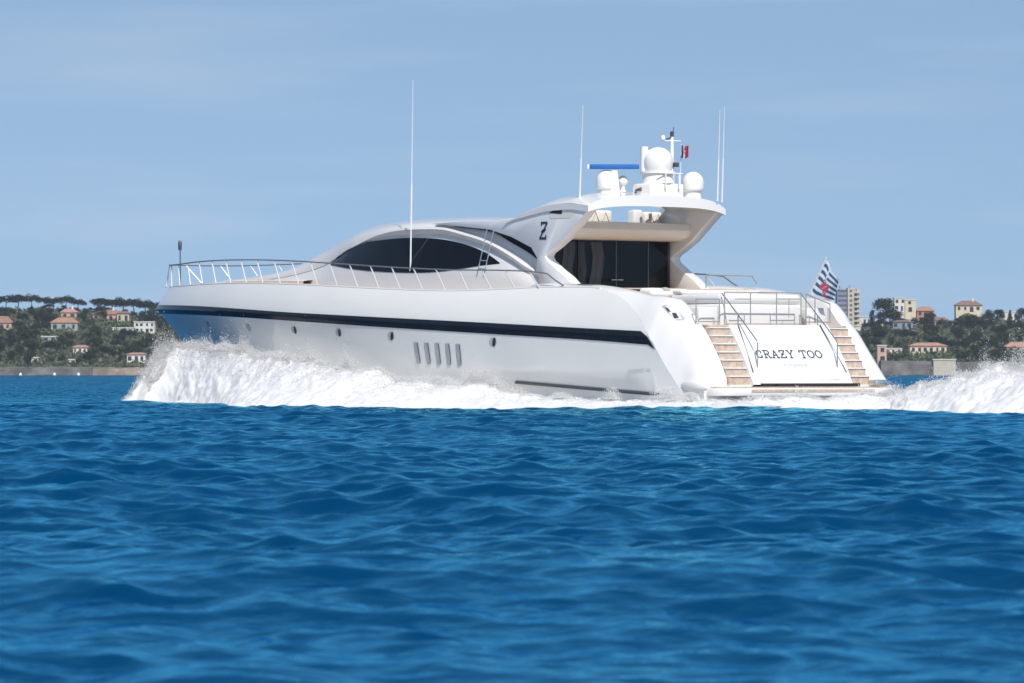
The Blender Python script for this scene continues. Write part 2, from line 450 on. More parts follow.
# stairs: seven risers each side, teak risers with white nosings
NST = 7
for sg in (1, -1):
    fl = MB()
    fl.box(s_bot-.02, s_top+.6, min(sg*T_P, sg*(T_IN-.04)), max(sg*T_P, sg*(T_IN-.04)), z_bot-.35, z_bot-.02); 
    st = fl.build('staircase', M['gel'], yacht, smooth=0)
    run = (s_top-s_bot)/NST; rise = (z_top-z_bot)/NST
    a, c = sorted((sg*(T_P+.005), sg*(T_IN-.045)))
    for i in range(NST):
        s0 = s_bot+run*i; z0 = z_bot+rise*i
        m1 = MB(); m1.box(s0, s0+run*1.6, a, c, z0-.02, z0+rise*.84)
        stp = m1.build('step', M['teak'], st, smooth=0)
        m2 = MB(); m2.box(s0-.03, s0+run*1.7, a, c, z0+rise*.842, z0+rise*1.0); m2.build('nosing', M['gel'], stp, smooth=0, bevel=.01)
# swim platform
sp = MB()
outl = []; PX = s_bot+.02
for q in np.linspace(0, 1, 9):
    ang_ = math.pi/2*q; outl.append((PX-.05-.5*math.sin(ang_), 2.45+.5*math.cos(ang_)))
outl = [(PX+.6, 2.95)]+outl
outl = outl+[(x, -y) for x, y in reversed(outl)]
ZP = z_bot-.10
sp.prism([(x, y, ZP-.20) for x, y in outl], [(x, y, ZP) for x, y in outl])
plat = sp.build('swim_platform', M['gel'], yacht, bevel=.03)
tk = MB(); tk.prism([(PX+(x-PX)*.93, y*.955, ZP+.004) for x, y in outl], [(PX+(x-PX)*.93, y*.955, ZP+.03) for x, y in outl]); tk.build('teak_deck', M['teak'], plat)
for ya, yb in ((-1.72, .98), (1.08, 1.40)):
    gp = MB(); gp.box(PX-.32, PX-.05, ya, yb, ZP+.034, ZP+.115); gp.build('platform_grille', M['black'], plat, smooth=0)
gp = MB(); gp.box(PX-.565, PX-.556, -2.0, 2.0, ZP-.10, ZP-.035); gp.build('teak_strip', M['teak'], plat, smooth=0)
cl = MB(); cl.box(PX-.30, PX+.05, -2.75, -2.25, ZP+.034, ZP+.20); cl.build('platform_locker', M['steel'], plat, bevel=.06)

# lettering on the transom: slab-serif strokes
def arc(cx, cy, rx, ry, a0, a1, n=12): return [(cx+rx*math.cos(R(a0+(a1-a0)*k/n)), cy+ry*math.sin(R(a0+(a1-a0)*k/n))) for k in range(n+1)]
GL = {
 'C': [arc(.45,.5,.38,.46,50,310,14), [(.70,.62),(.70,.92)], [(.70,.08),(.70,.36)]],
 'R': [[(.18,0),(.18,1)], [(.05,.02),(.36,.02)], [(.05,.98),(.45,.98)], arc(.45,.74,.25,.24,90,-90,8), [(.2,.5),(.45,.5)], [(.42,.5),(.75,.02)], [(.62,.02),(.88,.02)]],
 'A': [[(.14,0),(.45,1)], [(.45,1),(.76,0)], [(.27,.35),(.63,.35)], [(.02,.02),(.30,.02)], [(.60,.02),(.88,.02)]],
 'Z': [[(.12,.96),(.75,.96)], [(.75,.96),(.12,.04)], [(.12,.04),(.78,.04)], [(.12,.74),(.12,.96)], [(.78,.04),(.78,.26)], [(.25,.5),(.62,.5)]],
 'Y': [[(.12,1),(.45,.48)], [(.78,1),(.45,.48)], [(.45,.48),(.45,0)], [(.02,.98),(.28,.98)], [(.62,.98),(.88,.98)], [(.30,.02),(.60,.02)]],
 'T': [[(.06,.96),(.84,.96)], [(.45,.96),(.45,0)], [(.28,.02),(.62,.02)], [(.06,.74),(.06,.96)], [(.84,.74),(.84,.96)]],
 'O': [arc(.45,.5,.38,.46,0,360,18)],
}
def stroke(mb, pts, wd, f):
    for (x0, y0), (x1, y1) in zip(pts[:-1], pts[1:]):
        dx, dy = x1-x0, y1-y0; l = math.hypot(dx, dy) or 1; nx, ny = -dy/l*wd, dx/l*wd; ex, ey = dx/l*wd*.5, dy/l*wd*.5
        mb.add([f(x0+nx-ex, y0+ny-ey), f(x0-nx-ex, y0-ny-ey), f(x1-nx+ex, y1-ny+ey), f(x1+nx+ex, y1+ny+ey)], [(0, 1, 2, 3)])
def panel_q(v):    # slope fraction for a pixel row
    return (383.5-v)/(383.5-327)
lm = MB(); txt = "CRAZY TOO"; x = 0; pen = []
for ch in txt:
    if ch == ' ': x += .62; continue
    pen.append((ch, x)); x += .98
W_ = x
tl, tr_ = 1.20, -.98
q0, q1 = panel_q(361.4), panel_q(353.9)
for ch, x0 in pen:
    def f(a, b_): 
        q = q0+(q1-q0)*b_
        return tr(q, tl+(tr_-tl)*(x0+a)/W_, panel_off(q)+.006)
    for stg in GL[ch]: stroke(lm, stg, .07, f)
lm.build('lettering', M['navy'], garage, smooth=0, fix=False)
lm = MB(); rg = random.Random(3)
for (ta, tb, v0_, v1_) in ((.42, -.34, 369.6, 367.0), (-.62, -1.26, 383-.2, 383-1.8)):
    n = 16
    for i in range(n):
        if i == 2: continue
        tt = ta+(tb-ta)*i/n
        for k in range(2):
            a0 = rg.random()*.6
            qa, qb = panel_q(v0_), panel_q(v1_)
            wdt = abs(tb-ta)/n
            p = [tr(qa+(qb-qa)*k*.55, tt-wdt*.1, panel_off(qa)+.006), tr(qa+(qb-qa)*k*.55, tt-wdt*(.3+.4*a0), panel_off(qa)+.006),
                 tr(qa+(qb-qa)*(k*.55+.3), tt-wdt*(.3+.4*a0), panel_off(qa)+.006), tr(qa+(qb-qa)*(k*.55+.3), tt-wdt*.1, panel_off(qa)+.006)]
            lm.add(p, [(0, 1, 2, 3)])
lm.build('small_lettering', M['navy'], garage, smooth=0, fix=False)

# aft deck, ledge, sun pad, sofas
ad_ = MB(); ad_.box(s_top-.02, 7.78, -T_IN+.04, T_IN-.04, z_top-.12, z_top); aft = ad_.build('aft_deck', M['teak'], yacht, smooth=0)
lg = MB(); lg.box(s_top-.08, s_top+.22, -T_IN+.05, T_IN-.05, z_top+.003, z_top+.06); lg.build('teak_ledge', M['teak'], aft, bevel=.015)
Z0 = z_top
sb = MB(); sb.box(s_top+.55, s_top+2.7, -1.35, 1.35, Z0+.004, Z0+.60); base = sb.build('sunpad_base', M['gel'], yacht, bevel=.08, seg=3)
sb = MB(); sb.box(s_top+.60, s_top+2.65, -1.32, 1.32, Z0+.604, Z0+.86); sb.build('sunpad_cushion', M['gel'], base, bevel=.09, seg=3)
sb = MB(); sb.box(s_top+2.2, s_top+2.6, -1.30, 1.30, Z0+.864, Z0+.98); sb.build('headrest', M['cushion'], base, bevel=.05, seg=3)
for sg in (1, -1):
    cm = MB(); a, c = sorted((sg*1.45, sg*2.08)); cm.box(s_top+.5, s_top+1.8, a, c, Z0+.004, Z0+.52); cm.build('deck_locker', M['gel'], yacht, bevel=.06, seg=3)
# cockpit sofa with loose cushions
s6, z6 = on_t(660, 297, 1.2)
sf = MB(); sf.box(s6-.5, s6+.4, .1, 1.9, Z0+.004, z6-.02); sofa = sf.build('sofa_base', M['gel'], yacht, bevel=.06)
sb = MB(); sb.box(s6-.5, s6-.28, .15, 1.85, z6-.016, z6+.14); sb.build('sofa_back', M['cushion'], sofa, bevel=.07, seg=3)

# ------------------------------------------------------------------ superstructure
zc_ = smoothtab([(7.4,4.86),(9,4.96),(10.5,5.06),(13.2,5.20),(15.9,5.22),(18.3,5.05),(19.7,4.72),(21.5,4.16),(23,3.92),(25,3.78),(27.5,3.62),(28.6,3.45)])
tb_ = smoothtab([(7.4,2.18),(7.85,2.2),(8.7,2.31),(12,2.36),(15,2.28),(17.5,2.05),(19.5,1.75),(21.5,1.55),(24,1.25),(26.5,.85),(28.6,.25)])
zs_ = smoothtab([(7.4,3.28),(8.2,3.62),(9.2,4.06),(10.4,4.47),(11.45,4.69),(12.7,4.88),(14.2,4.91),(15.8,4.79),(17.5,4.45),(19.3,4.0),(21.5,3.72),(24,3.60),(27,3.48),(28.6,3.36)])
tsin = smoothtab([(7.4,.10),(12,.30),(16,.32),(19,.35),(21.5,.30),(28.6,.1)])
hs = MB(); rows = []
def house_section(s):
    zc, tb, zs = zc_(s), tb_(s), zs_(s); zd = zsheer(s)-.05; ts = tb-tsin(s)
    zs = max(zs, zd+.12); zc = max(zc, zs+.06); k = min(1, (zs-zd)/.8); k *= min(1, max(0, (17.5-s)/3.))
    pts = [(tb, zd), (tb-.02, zd+.25*(zs-zd)), (tb-.3*tsin(s), zd+.5*(zs-zd)), (ts-.03, zs-.22*k), (ts+.05*k, zs-.13*k), (ts+.075*k, zs-.06*k), (ts+.03*k, zs-.005*k), (ts-.16*k, zs+.02)]
    t0 = ts-.16*k; z0 = zs+.02
    for q in np.linspace(.12, 1, 12):
        a = q*math.pi/2
        pts.append((t0*(1-q)**1.0 if False else t0*math.cos(a)**.9 if q < 1 else 0, z0+(zc-z0)*math.sin(a)))
    return pts
for s in np.linspace(7.82, 28.6, 110):
    pts = house_section(s)
    rows.append([(s, t_, z_) for t_, z_ in pts]+[(s, -t_, z_) for t_, z_ in reversed(pts[:-1])])
hs.grid(rows)
hs.add(rows[-1], [tuple(range(len(rows[-1])))])
house = hs.build('deckhouse', M['gel'], yacht, smooth=38)

BV_HOUSE = bvh_of([house])
def decal(bv, top, bot, n, m, off):
    """a glazed panel lying on a surface between two traced edges"""
    ft, fb = smoothtab(top), smoothtab(bot); u0 = max(top[0][0], bot[0][0]); u1 = min(top[-1][0], bot[-1][0]); rows = []
    for u in np.linspace(u0, u1, n):
        row = []
        for q in np.linspace(0, 1, m):
            v = ft(u)+(fb(u)-ft(u))*q
            h = bv.ray_cast(CL, raydir(u, v))
            row.append(None if h[0] is None else h[0]+(h[1] if h[1].dot(raydir(u, v)) < 0 else -h[1])*off)
        rows.append(row)
    return rows
def grid_opt(mb, rows):
    idx = {}; vs = []; fs = []
    for i, r in enumerate(rows):
        for j, p in enumerate(r):
            if p is not None: idx[i, j] = len(vs); vs.append(p)
    for i in range(len(rows)-1):
        for j in range(len(rows[0])-1):
            q = [(i, j), (i+1, j), (i+1, j+1), (i, j+1)]
            if all(k in idx for k in q): fs.append(tuple(idx[k] for k in q))
    return mb.add(vs, fs)
def mirror(rows): return [[None if p is None else Vector((p[0], -p[1], p[2])) for p in r] for r in rows]
WT = [(330,263.8),(337,257.5),(346,251),(360,244.3),(385,239.8),(410,238),(435,238.7),(460,243),(480,250),(490,255.5),(500,262.8)]
WB = [(330,264.8),(340,267),(360,270),(385,272),(415,272.8),(440,271.6),(460,269),(480,265.8),(500,263.8)]
wr = decal(BV_HOUSE, WT, WB, 70, 14, .012)
for k, rr in enumerate((wr, mirror(wr))):
    m_ = MB(); grid_opt(m_, rr); win = m_.build('side_window', M['glass'], house, smooth=60)
    if k == 0:
        m2 = MB(); pl = []
        for q in np.linspace(0, 1, 8):
            h = BV_HOUSE.ray_cast(CL, raydir(429-13*q**.7, 240.5+28*q))
            if h[0]: pl.append(h[0]+h[1]*.02)
        m2.tube(pl, .005, 4); m2.build('wiper', M['black'], win)

# wing panel (silver side fin carrying the hardtop)
def tfin(s): return lerp(s, [(5, 2.25), (9.8, 2.25), (13, 2.02)])
def fin_pt(u, v):
    tt = 2.25
    for _ in range(5): s, z = on_t(u, v, tt); tt = tfin(s)
    return s, tt, z
FIN = [(432,223.6),(470,220.6),(498,220.3),(515,217.6),(540,209),(556,203.5),(566,201),(580,201),(588,203.5),(589.5,208),(577,223),(564,238.5),(552,249),(546.8,252.8),(545,256.2),(546.8,260.3),(556,269),(566,277),(576,288.5),(545,288.5),(536,272),(537,258),(531,247.5),(511,236.8),(489,229.5),(460,226.4),(433,224.2)]
fo = [fin_pt(u, v) for u, v in FIN]
def fin(sg):
    m_ = MB(); m_.prism([(s, sg*tt, z) for s, tt, z in fo], [(s, sg*(tt-.30), z) for s, tt, z in fo])
    return m_
FINS = []
for sg in (1, -1): FINS.append(fin(sg).build('side_fin', M['silver'] if sg > 0 else M['gel'], yacht, bevel=.035, smooth=50))
BV_FIN = bvh_of([FINS[0]])
# dark glass band under the fin
band_t = [(455,226.4),(474,228),(489,229.6),(511,236.9),(530,247),(541,254)]
band_b = [(455,227),(474,229),(497,234),(511,242.5),(526,251),(541,261.3)]
BV_BAND = bvh_of([house])
br = decal(BV_BAND, band_t, band_b, 50, 6, .03)
for rr in (br, mirror(br)):
    m_ = MB(); grid_opt(m_, rr); m_.build('roof_window', M['glass'], house, smooth=60)
# small dark pane and hatch recess on the fin, and the emblem
def finpoly(name, pts, mt, off, par):
    m_ = MB(); q = [(lambda a: (a[0], a[1]+off, a[2]))(fin_pt(u, v)) for u, v in pts]
    m_.add(q, [tuple(range(len(q)))]); return m_.build(name, mt, par, smooth=0)
finpoly('fin_window', [(549,213),(556,208.5),(562,206),(562,214)], M['glass'], .006, FINS[0])
finpoly('fin_hatch', [(549,214.5),(563,214.5),(563.5,207),(575,205),(581,206),(570,218),(550,218.5)], M['cream'], .005, FINS[0])
em = MB()
def fz(a, b_):
    u = 539.8+7.6*a; v = 239.3-17.3*b_; p = fin_pt(u, v); return (p[0], p[1]+.008, p[2])
for stg in ([(.22,.95),(1.0,.95)], [(.97,.93),(.05,.07)], [(.0,.05),(.82,.05)], [(.24,.80),(.24,.95)], [(.80,.05),(.80,.22)], [(.25,.42),(.45,.52),(.55,.46),(.78,.58)]):
    stroke(em, stg, .07, fz)
em.build('emblem', M['navy'], FINS[0], smooth=0, fix=False)

# aft bulkhead, sliding doors
SB = 7.80
bk = MB(); bk.box(SB, SB+.15, -2.2, 2.2, Z0, 4.5); bulk = bk.build('aft_bulkhead', M['cream'], yacht, smooth=0)
tA, zA = on_s(669, 241, SB); tB, _ = on_s(549, 241, SB)
zDt = on_s(612, 241, SB)[1]
gt = bpy.data.materials.new('door_glass_tinted'); gt.use_nodes = True; t = gt.node_tree; t.nodes.clear()
g1 = t.nodes.new("ShaderNodeBsdfTransparent"); g1.inputs['Color'].default_value = (.46, .47, .49, 1)
g2 = t.nodes.new("ShaderNodeBsdfGlossy"); g2.inputs['Roughness'].default_value = .03; g2.inputs['Color'].default_value = (.7, .7, .7, 1)
g3 = t.nodes.new("ShaderNodeFresnel"); g3.inputs['IOR'].default_value = 1.3; g4 = t.nodes.new("ShaderNodeMixShader"); g5 = t.nodes.new("ShaderNodeOutputMaterial")
t.links.new(g3.outputs[0], g4.inputs[0]); t.links.new(g1.outputs[0], g4.inputs[1]); t.links.new(g2.outputs[0], g4.inputs[2]); t.links.new(g4.outputs[0], g5.inputs['Surface'])
dk = MB(); dk.box(SB-.02, SB-.003, tA, 2.19, Z0+.05, zDt); dk.build('salon_shade', M['glass'], bulk, smooth=0)  # flat dark sheet standing for the unlit salon behind the glass
dg = MB(); dg.add([(SB-.12, tA, Z0+.05), (SB-.12, 2.19, Z0+.05), (SB-.12, 2.19, zDt), (SB-.12, tA, zDt)], [(0, 1, 2, 3)]); door = dg.build('sliding_door', gt, bulk, smooth=0)
for ua, ub in ((549, 556), (562, 574), (577.5, 583), (589, 601)):  # grey folds added to imitate the reflection in the door glass
    cu = MB(); t0, t1 = on_s(ua, 260, SB)[0], on_s(ub, 260, SB)[0]
    cu.grid([[(SB-.06+.025*math.sin(i*1.9), t0+(t1-t0)*i/24+(.08*math.sin(k*1.3+ua) if 0 < k < 6 else 0), Z0+.06+(zDt-Z0-.1)*k/6) for k in range(7)] for i in range(25)])
    cu.build('glass_reflection', M['glass_reflection'], bulk)
for u in (576, 613, 645):
    tt, _ = on_s(u, 260, SB); mm = MB(); wd = .035 if u == 576 else .015
    mm.box(SB-.145, SB-.124, tt-wd, tt+wd, Z0+.05, zDt); mm.build('mullion', M['black'] if u == 576 else M['darksteel'], door, smooth=0)
for u in (610.5, 616.5):
    tt, zz = on_s(u, 280, SB); mm = MB(); mm.tube([(SB-.17, tt-.09, zz), (SB-.17, tt+.09, zz)], .018, 6); mm.build('handle', M['steel'], door)
# flybridge: overhang beam, floor, seats
z1 = on_s(640, 240, 7.1)[1]; z2 = on_s(640, 222.5, 7.1)[1]
bm_ = MB(); rows = []
prof = [(7.95, z1-.005), (7.25, z1), (6.98, z1+.10), (6.88, z1+.26), (6.95, z2-.03), (7.1, z2), (7.5, z2), (9.6, z2-.02)]
for tt in np.linspace(1.95, -1.95, 13):
    rows.append([(s_+.25*(abs(tt)/1.95)**2*(-.4), tt, z_) for s_, z_ in prof])
bm_.grid(rows); fly = bm_.build('flybridge_deck', M['cream'], yacht, smooth=40)
for (ua, ub, vt, tmid) in ((588, 613, 209.5, 1.0), (634, 644, 210.5, -.55), (645, 692, 211.5, -1.2)):
    sc_ = 7.9; ta, za = on_s(ua, vt, sc_); tb2, _ = on_s(ub, vt, sc_)
    ta, tb2 = max(min(ta, tb2), -1.9), min(max(ta, tb2), 1.9)
    m_ = MB(); m_.box(sc_, sc_+.35, ta, tb2, z2-.05, za-.005 if ub-ua > 12 else za+.03); 
    seat = m_.build('flybridge_seat', M['cushion'] if ub-ua > 12 else M['gel'], yacht, bevel=.08, seg=3)
    if ub-ua > 12:
        for q in (.3, .7):
            m2 = MB(); tq = ta+(tb2-ta)*q; m2.tube([(sc_-.012, tq-.12, z2+.02), (sc_-.012, tq, za-.06), (sc_-.012, tq+.12, z2+.02)], .012, 4); m2.build('strap', M['teak'], seat)
# hardtop roof
ht = MB(); rt, rb = [], []
def ht_top(s, tt):
    k = abs(tt)/2.28; zc = lerp(s, [(5.6, 5.55), (6.5, 5.67), (7.6, 5.62), (8.8, 5.38), (9.6, 5.16)])
    return zc-.10*k**2-.22*k**6
def ht_bot(s, tt):
    k = abs(tt)/2.28; return min(lerp(s, [(5.6, 5.26), (6.5, 5.36), (7.6, 5.34), (8.8, 5.18), (9.6, 5.08)])-.03*k**2-.16*k**5, ht_top(s, tt)-.03)
TT = np.concatenate([np.linspace(2.28, 1.7, 7), np.linspace(1.5, -1.5, 16), np.linspace(-1.7, -2.28, 7)])
def saft(tt): return 5.55+.16*(abs(tt)/2.28)**3
SS = np.linspace(0, 1, 16)
def sfro(tt): return 7.3+2.2*(abs(tt)/2.28)**7
rt = [[(saft(tt)+(sfro(tt)-saft(tt))*q, tt, ht_top(saft(tt)+(sfro(tt)-saft(tt))*q, tt)) for tt in TT] for q in SS]
rb = [[(saft(tt)+(sfro(tt)-saft(tt))*q, tt, ht_bot(saft(tt)+(sfro(tt)-saft(tt))*q, tt)) for tt in TT] for q in SS]
ht.grid(rt); ht.grid(rb)
for (A_, B_) in ((rt[0], rb[0]), (rt[-1], rb[-1]), ([r[0] for r in rt], [r[0] for r in rb]), ([r[-1] for r in rt], [r[-1] for r in rb])): ht.grid([A_, B_])
hard = ht.build('hardtop', M['gel'], yacht, bevel=.0, smooth=50)

# ------------------------------------------------------------------ gear on the hardtop
def on_roof(u, tt):
    s = on_t(u, 195, tt)[0]; return s, tt, ht_top(s, tt)
def pxm(s, tt): return F/to_world(s, tt, 0)[1]
def radome(u, vb, tt, wpx, hpx, name='radome'):
    s, z = on_t(u, vb, tt); k = pxm(s, tt); r = wpx/2/k; h = hpx/k
    b_ = MB(); b_.lathe((s, tt, z-.06), [(0, 0), (r*.75, -.12), (r*.75, .10), (0, .10)], 20); bs = b_.build('radome_base', M['dome'], hard)
    m_ = MB(); prof = [(0, .09), (r*.9, .09), (r*.97, .12), (r, .18), (r, h*.5)]
    prof += [(r*math.cos(a), h*.5+(h*.5)*math.sin(a)) for a in np.linspace(.15, math.pi/2, 9)]
    m_.lathe((s, tt, z-.06), prof, 24); m_.build(name, M['dome'], bs, smooth=60); return s, tt, z, k
radome(606.5, 190.5, 1.0, 21.5, 23); radome(693, 192.5, -1.35, 22, 23)
# small searchlight ball on a stalk
tt = .55; s, z = on_t(623, 190, tt); k = pxm(s, tt)
m_ = MB(); m_.lathe((s, tt, z-.05), [(.0, 0), (.10, 0), (.05, .06), (.05, .18), (0, .18)], 12); sx = m_.build('searchlight_stalk', M['dome'], hard)
m_ = MB(); m_.lathe((s, tt, z+.24), [(.0, -.14)]+[(.14*math.cos(a), .14*math.sin(a)) for a in np.linspace(-1.4, 1.5, 10)], 16); m_.build('searchlight', M['dome'], sx)
# horn
m_ = MB(); s, tt, z = on_roof(636, .3); m_.lathe((s, tt, z-.03), [(0,0),(.05,0),(.05,.06),(0,.06)], 10); m_.tube([(s, tt, z+.07), (s-.25, tt, z+.09)], [.03, .06], 8); m_.build('horn', M['darksteel'], hard)
# open radar scanner under a blue cover
s, tt, z = on_roof(614, .9); s = on_t(614.3, 167, .9)[0]-.2; zz = on_t(614.3, 167.5, .9)[1]
a_ = on_t(589.5, 167, .9); c_ = on_t(639, 168.2, .9)
m_ = MB(); m_.lathe((s+.2, tt, z-.05), [(0,0),(.16,0),(.13,.25),(.09,zz-z-.03),(0,zz-z-.03)], 12); ped = m_.build('radar_pedestal', M['dome'], hard)
d_ = Vector((-CA, SA))  # scanner turned square to the view: build across the camera plane in boat axes
ux = Vector((-math.cos(ALPHA), -math.sin(ALPHA), 0)); half = 25/pxm(s, tt); cx_ = Vector((s+.2, tt, zz+.02))
m_ = MB(); vx = Vector((ux.y, -ux.x, 0)); pr = []
for sg2 in (-1, 1):
    c0 = cx_+ux*half*sg2; pr.append([c0+vx*.08+Vector((0,0,-.06)), c0-vx*.08+Vector((0,0,-.06)), c0-vx*.08+Vector((0,0,.065)), c0+vx*.08+Vector((0,0,.065))])
m_.prism(*pr); m_.build('radar_scanner', M['radblue'], ped, bevel=.025)
m_ = MB(); c0 = cx_+ux*(-half-.0); m_.prism([c0+vx*.075+Vector((0,0,-.055)), c0-vx*.075+Vector((0,0,-.055)), c0-vx*.075+Vector((0,0,.06)), c0+vx*.075+Vector((0,0,.06))], [c0-ux*.05+vx*.075+Vector((0,0,-.055)), c0-ux*.05-vx*.075+Vector((0,0,-.055)), c0-ux*.05-vx*.075+Vector((0,0,.06)), c0-ux*.05+vx*.075+Vector((0,0,.06))]); m_.build('scanner_end', M['dome'], ped)
# centre stand with the large dome
tt = -.25; s, z = on_t(658, 193, tt); k = pxm(s, tt); P_ = 1/k
st = MB(); st.box(s-.40, s+.40, tt-.56, tt+.56, z-.12, z+9*P_); stand = st.build('dome_stand', M['dome'], hard, bevel=.05, seg=3)
m_ = MB(); m_.lathe((s, tt, z+9.1*P_), [(0, 0), (.43, 0), (.40, 10*P_), (0, 10*P_)], 24); m_.build('stand_column', M['dome'], stand)
m_ = MB(); m_.lathe((s, tt, z+19.2*P_), [(0, 0), (.46, 0), (.46, 2*P_), (0, 2*P_)], 24); m_.build('stand_shelf', M['dome'], stand)
r = 15/k; m_ = MB(); hz = 24.5/k
prof = [(0, 0), (r*.86, 0), (r*.93, .04), (r, hz*.32)]+[(r*math.cos(a), hz*.42+hz*.58*math.sin(a)) for a in np.linspace(.1, math.pi/2, 10)]
m_.lathe((s, tt, z+21.3*P_), prof, 28); m_.build('large_radome', M['dome'], stand, smooth=60)
m_ = MB(); m_.lathe((s+.2, tt+.30, z+21.3*P_), [(0,0),(.10,0),(.11,.45),(.10,25*P_),(0,25*P_)], 14); m_.build('small_sensor', M['dome'], stand)
# radome support frames on the aft side
m_ = MB()
for dt in (-.35, .1): m_.tube([(s-.46, tt+dt, z+.1), (s-.46, tt+dt, z+.5)], .02, 6)
m_.tube([(s-.46, tt-.45, z+.5), (s-.46, tt+.35, z+.5)], .02, 6); m_.build('stand_rail', M['antenna'], stand)
# mast
s, tt, z = on_roof(672, -.75); ztop_ = on_t(672, 131, -.75)[1]; zx = on_t(672, 141, -.75)[1]
m_ = MB(); m_.tube([(s, tt, z-.05), (s, tt, ztop_-.15)], [.07, .045], 8); mast = m_.build('mast', M['dome'], hard)
m_ = MB(); m_.tube([(s, tt+.33, zx), (s, tt-.28, zx)], .022, 6); m_.build('crossbar', M['antenna'], mast)
m_ = MB(); m_.lathe((s, tt, ztop_-.15), [(0,0),(.05,0),(.055,.12),(.03,.14),(0,.14)], 10); m_.tube([(s, tt-.03, ztop_-.02), (s, tt-.06, ztop_+.1)], .012, 5); m_.build('masthead_light', M['darksteel'], mast)
m_ = MB(); m_.lathe((s, tt+.30, zx+.02), [(0,0),(.05,0),(.065,.06),(.04,.12),(0,.13)], 10); m_.build('anchor_light', M['dome'], mast)
m_ = MB(); m_.tube([(s, tt+.2, zx+.03), (s, tt+.02, zx+.1)], .025, 5); m_.build('wind_vane', M['darksteel'], mast)
m_ = MB(); zz = on_t(674, 164.5, -.8)[1]; m_.box(s-.18, s-.06, tt-.1, tt+.04, zz-.07, zz+.05); m_.build('camera_housing', M['darksteel'], mast, bevel=.02)
# whip antennas
def whip(ub, vb, ut, vt, tt, r0=.02, r1=.006):
    s0, z0_ = on_t(ub, vb, tt); s1, z1_ = on_t(ut, vt, tt)
    P = [(s0+(s1-s0)*q, tt, z0_+(z1_-z0_)*q) for q in (0, .02, .45, .46, 1)]
    m_ = MB(); m_.tube(P, [r0*1.8, r0*1.2, r0, r0*.6, r1], 6); return m_.build('whip_antenna', M['antenna'], yacht)
whip(410.5, 271, 413, 80, 2.28, .020, .006)
whip(579.5, 203, 583, 105, 2.0, .017, .006)
whip(717.5, 201, 720, 110, -1.9, .015, .006); whip(722, 202, 724.5, 107, -2.1, .015, .006)

# ------------------------------------------------------------------ rails
v_rail = smoothtab([(150,266),(172,265),(200,261.6),(250,259.8),(300,261.3),(330,263.2),(400,267.6),(450,269.8),(500,270.3),(540,272.5),(552,276),(556,282),(558,287)])
def rail_z(s, tt): return zat(s, tt, v_rail)
for sg in (1, -1):
    s_end = 5.9
    ss = np.concatenate([np.linspace(L-.55, L-3, 24), np.linspace(L-3.2, s_end, 60)])
    P = []
    for s in ss:
        tt = max(Bx((s+.15)/L)-SH_IN-.08, .05)
        z = rail_z(s, tt); zmin = zsheer(s)+.05
        P.append((s, sg*tt, max(z, zmin)))
    m_ = MB(); m_.tube(P, .021, 6)
    if sg > 0:
        pass
    rail = m_.build('bow_rail', M['bowrail'], yacht)
    x = L-.7; i = 0
    while x > s_end+.7:
        tb2 = max(Bx((x-.5)/L)-SH_IN-.05, .05); tt = max(Bx((x+.15)/L)-SH_IN-.08, .05)
        z = max(rail_z(x, tt), zsheer(x)+.05)
        m2 = MB(); m2.tube([(x-.48, sg*tb2, zsheer(x-.48)), (x, sg*tt, z)], .021, 6); m2.build('stanchion', M['post'], rail)
        x -= 1.06; i += 1
# pulpit bar across the bow
m_ = MB(); tt = max(Bx((L-.4)/L)-SH_IN-.08, .05); zz = rail_z(L-.55, tt); m_.tube([(L-.55, tt, zz), (L-.42, tt*.5, zz), (L-.40, 0, zz), (L-.42, -tt*.5, zz), (L-.55, -tt, zz)], .019, 6); m_.build('pulpit_bar', M['rail'], yacht)
# bow jackstaff with light
s, z = on_t(180.5, 284, 0.0); s2, z2_ = on_t(180, 241, 0.0)
m_ = MB(); m_.tube([(s, 0, z-.15), (s2, 0, z2_)], .02, 6); js = m_.build('jackstaff', M['darksteel'], yacht)
m_ = MB(); m_.lathe((s2, 0, z2_-.28), [(0,0),(.05,0),(.06,.1),(.06,.24),(.03,.3),(0,.3)], 10); m_.build('bow_light', M['darksteel'], js)
# cleats and windlass on the foredeck
for u in (203, 252):
    s, z = on_t(u, 282, .9 if u > 230 else .5); m_ = MB(); tt = .9 if u > 230 else .5
    m_.tube([(s-.15, tt, zsheer(s)+.10), (s+.15, tt, zsheer(s)+.10)], .03, 6); m_.tube([(s, tt, zsheer(s)), (s, tt, zsheer(s)+.1)], .04, 6); m_.build('cleat', M['steel'], deck)
# tan strip along the house base, its colour standing for teak bounce light
m_ = MB(); rows = []
for s in np.linspace(19.5, 24.5, 12):
    tb = tb_(s); zd = zsheer(s); rows.append([(s, tb+.30, zd+.0), (s, tb+.29, zd+.10), (s, tb+.10, zd+.13), (s, tb-.1, zd+.13)])
m_.grid(rows); m_.build('bounce_strip', M['tan'], deck)
# ladder-like gangway frame on the cabin side
def lad(u, v, tt): s, z = on_t(u, v, tt); return (s, tt, z)
m_ = MB()
m_.tube([lad(478.5, 268, 2.4), lad(488.3, 224.6, 2.2)], .016, 5); m_.tube([lad(485.5, 268, 2.4), lad(494.5, 227.5, 2.2)], .016, 5)
for q in (.18, .5, .72):
    a = Vector(lad(478.5, 268, 2.4)).lerp(Vector(lad(488.3, 224.6, 2.2)), q); c = Vector(lad(485.5, 268, 2.4)).lerp(Vector(lad(494.5, 227.5, 2.2)), q); m_.tube([a, c], .014, 5)
m_.build('side_ladder', M['steel'], yacht)
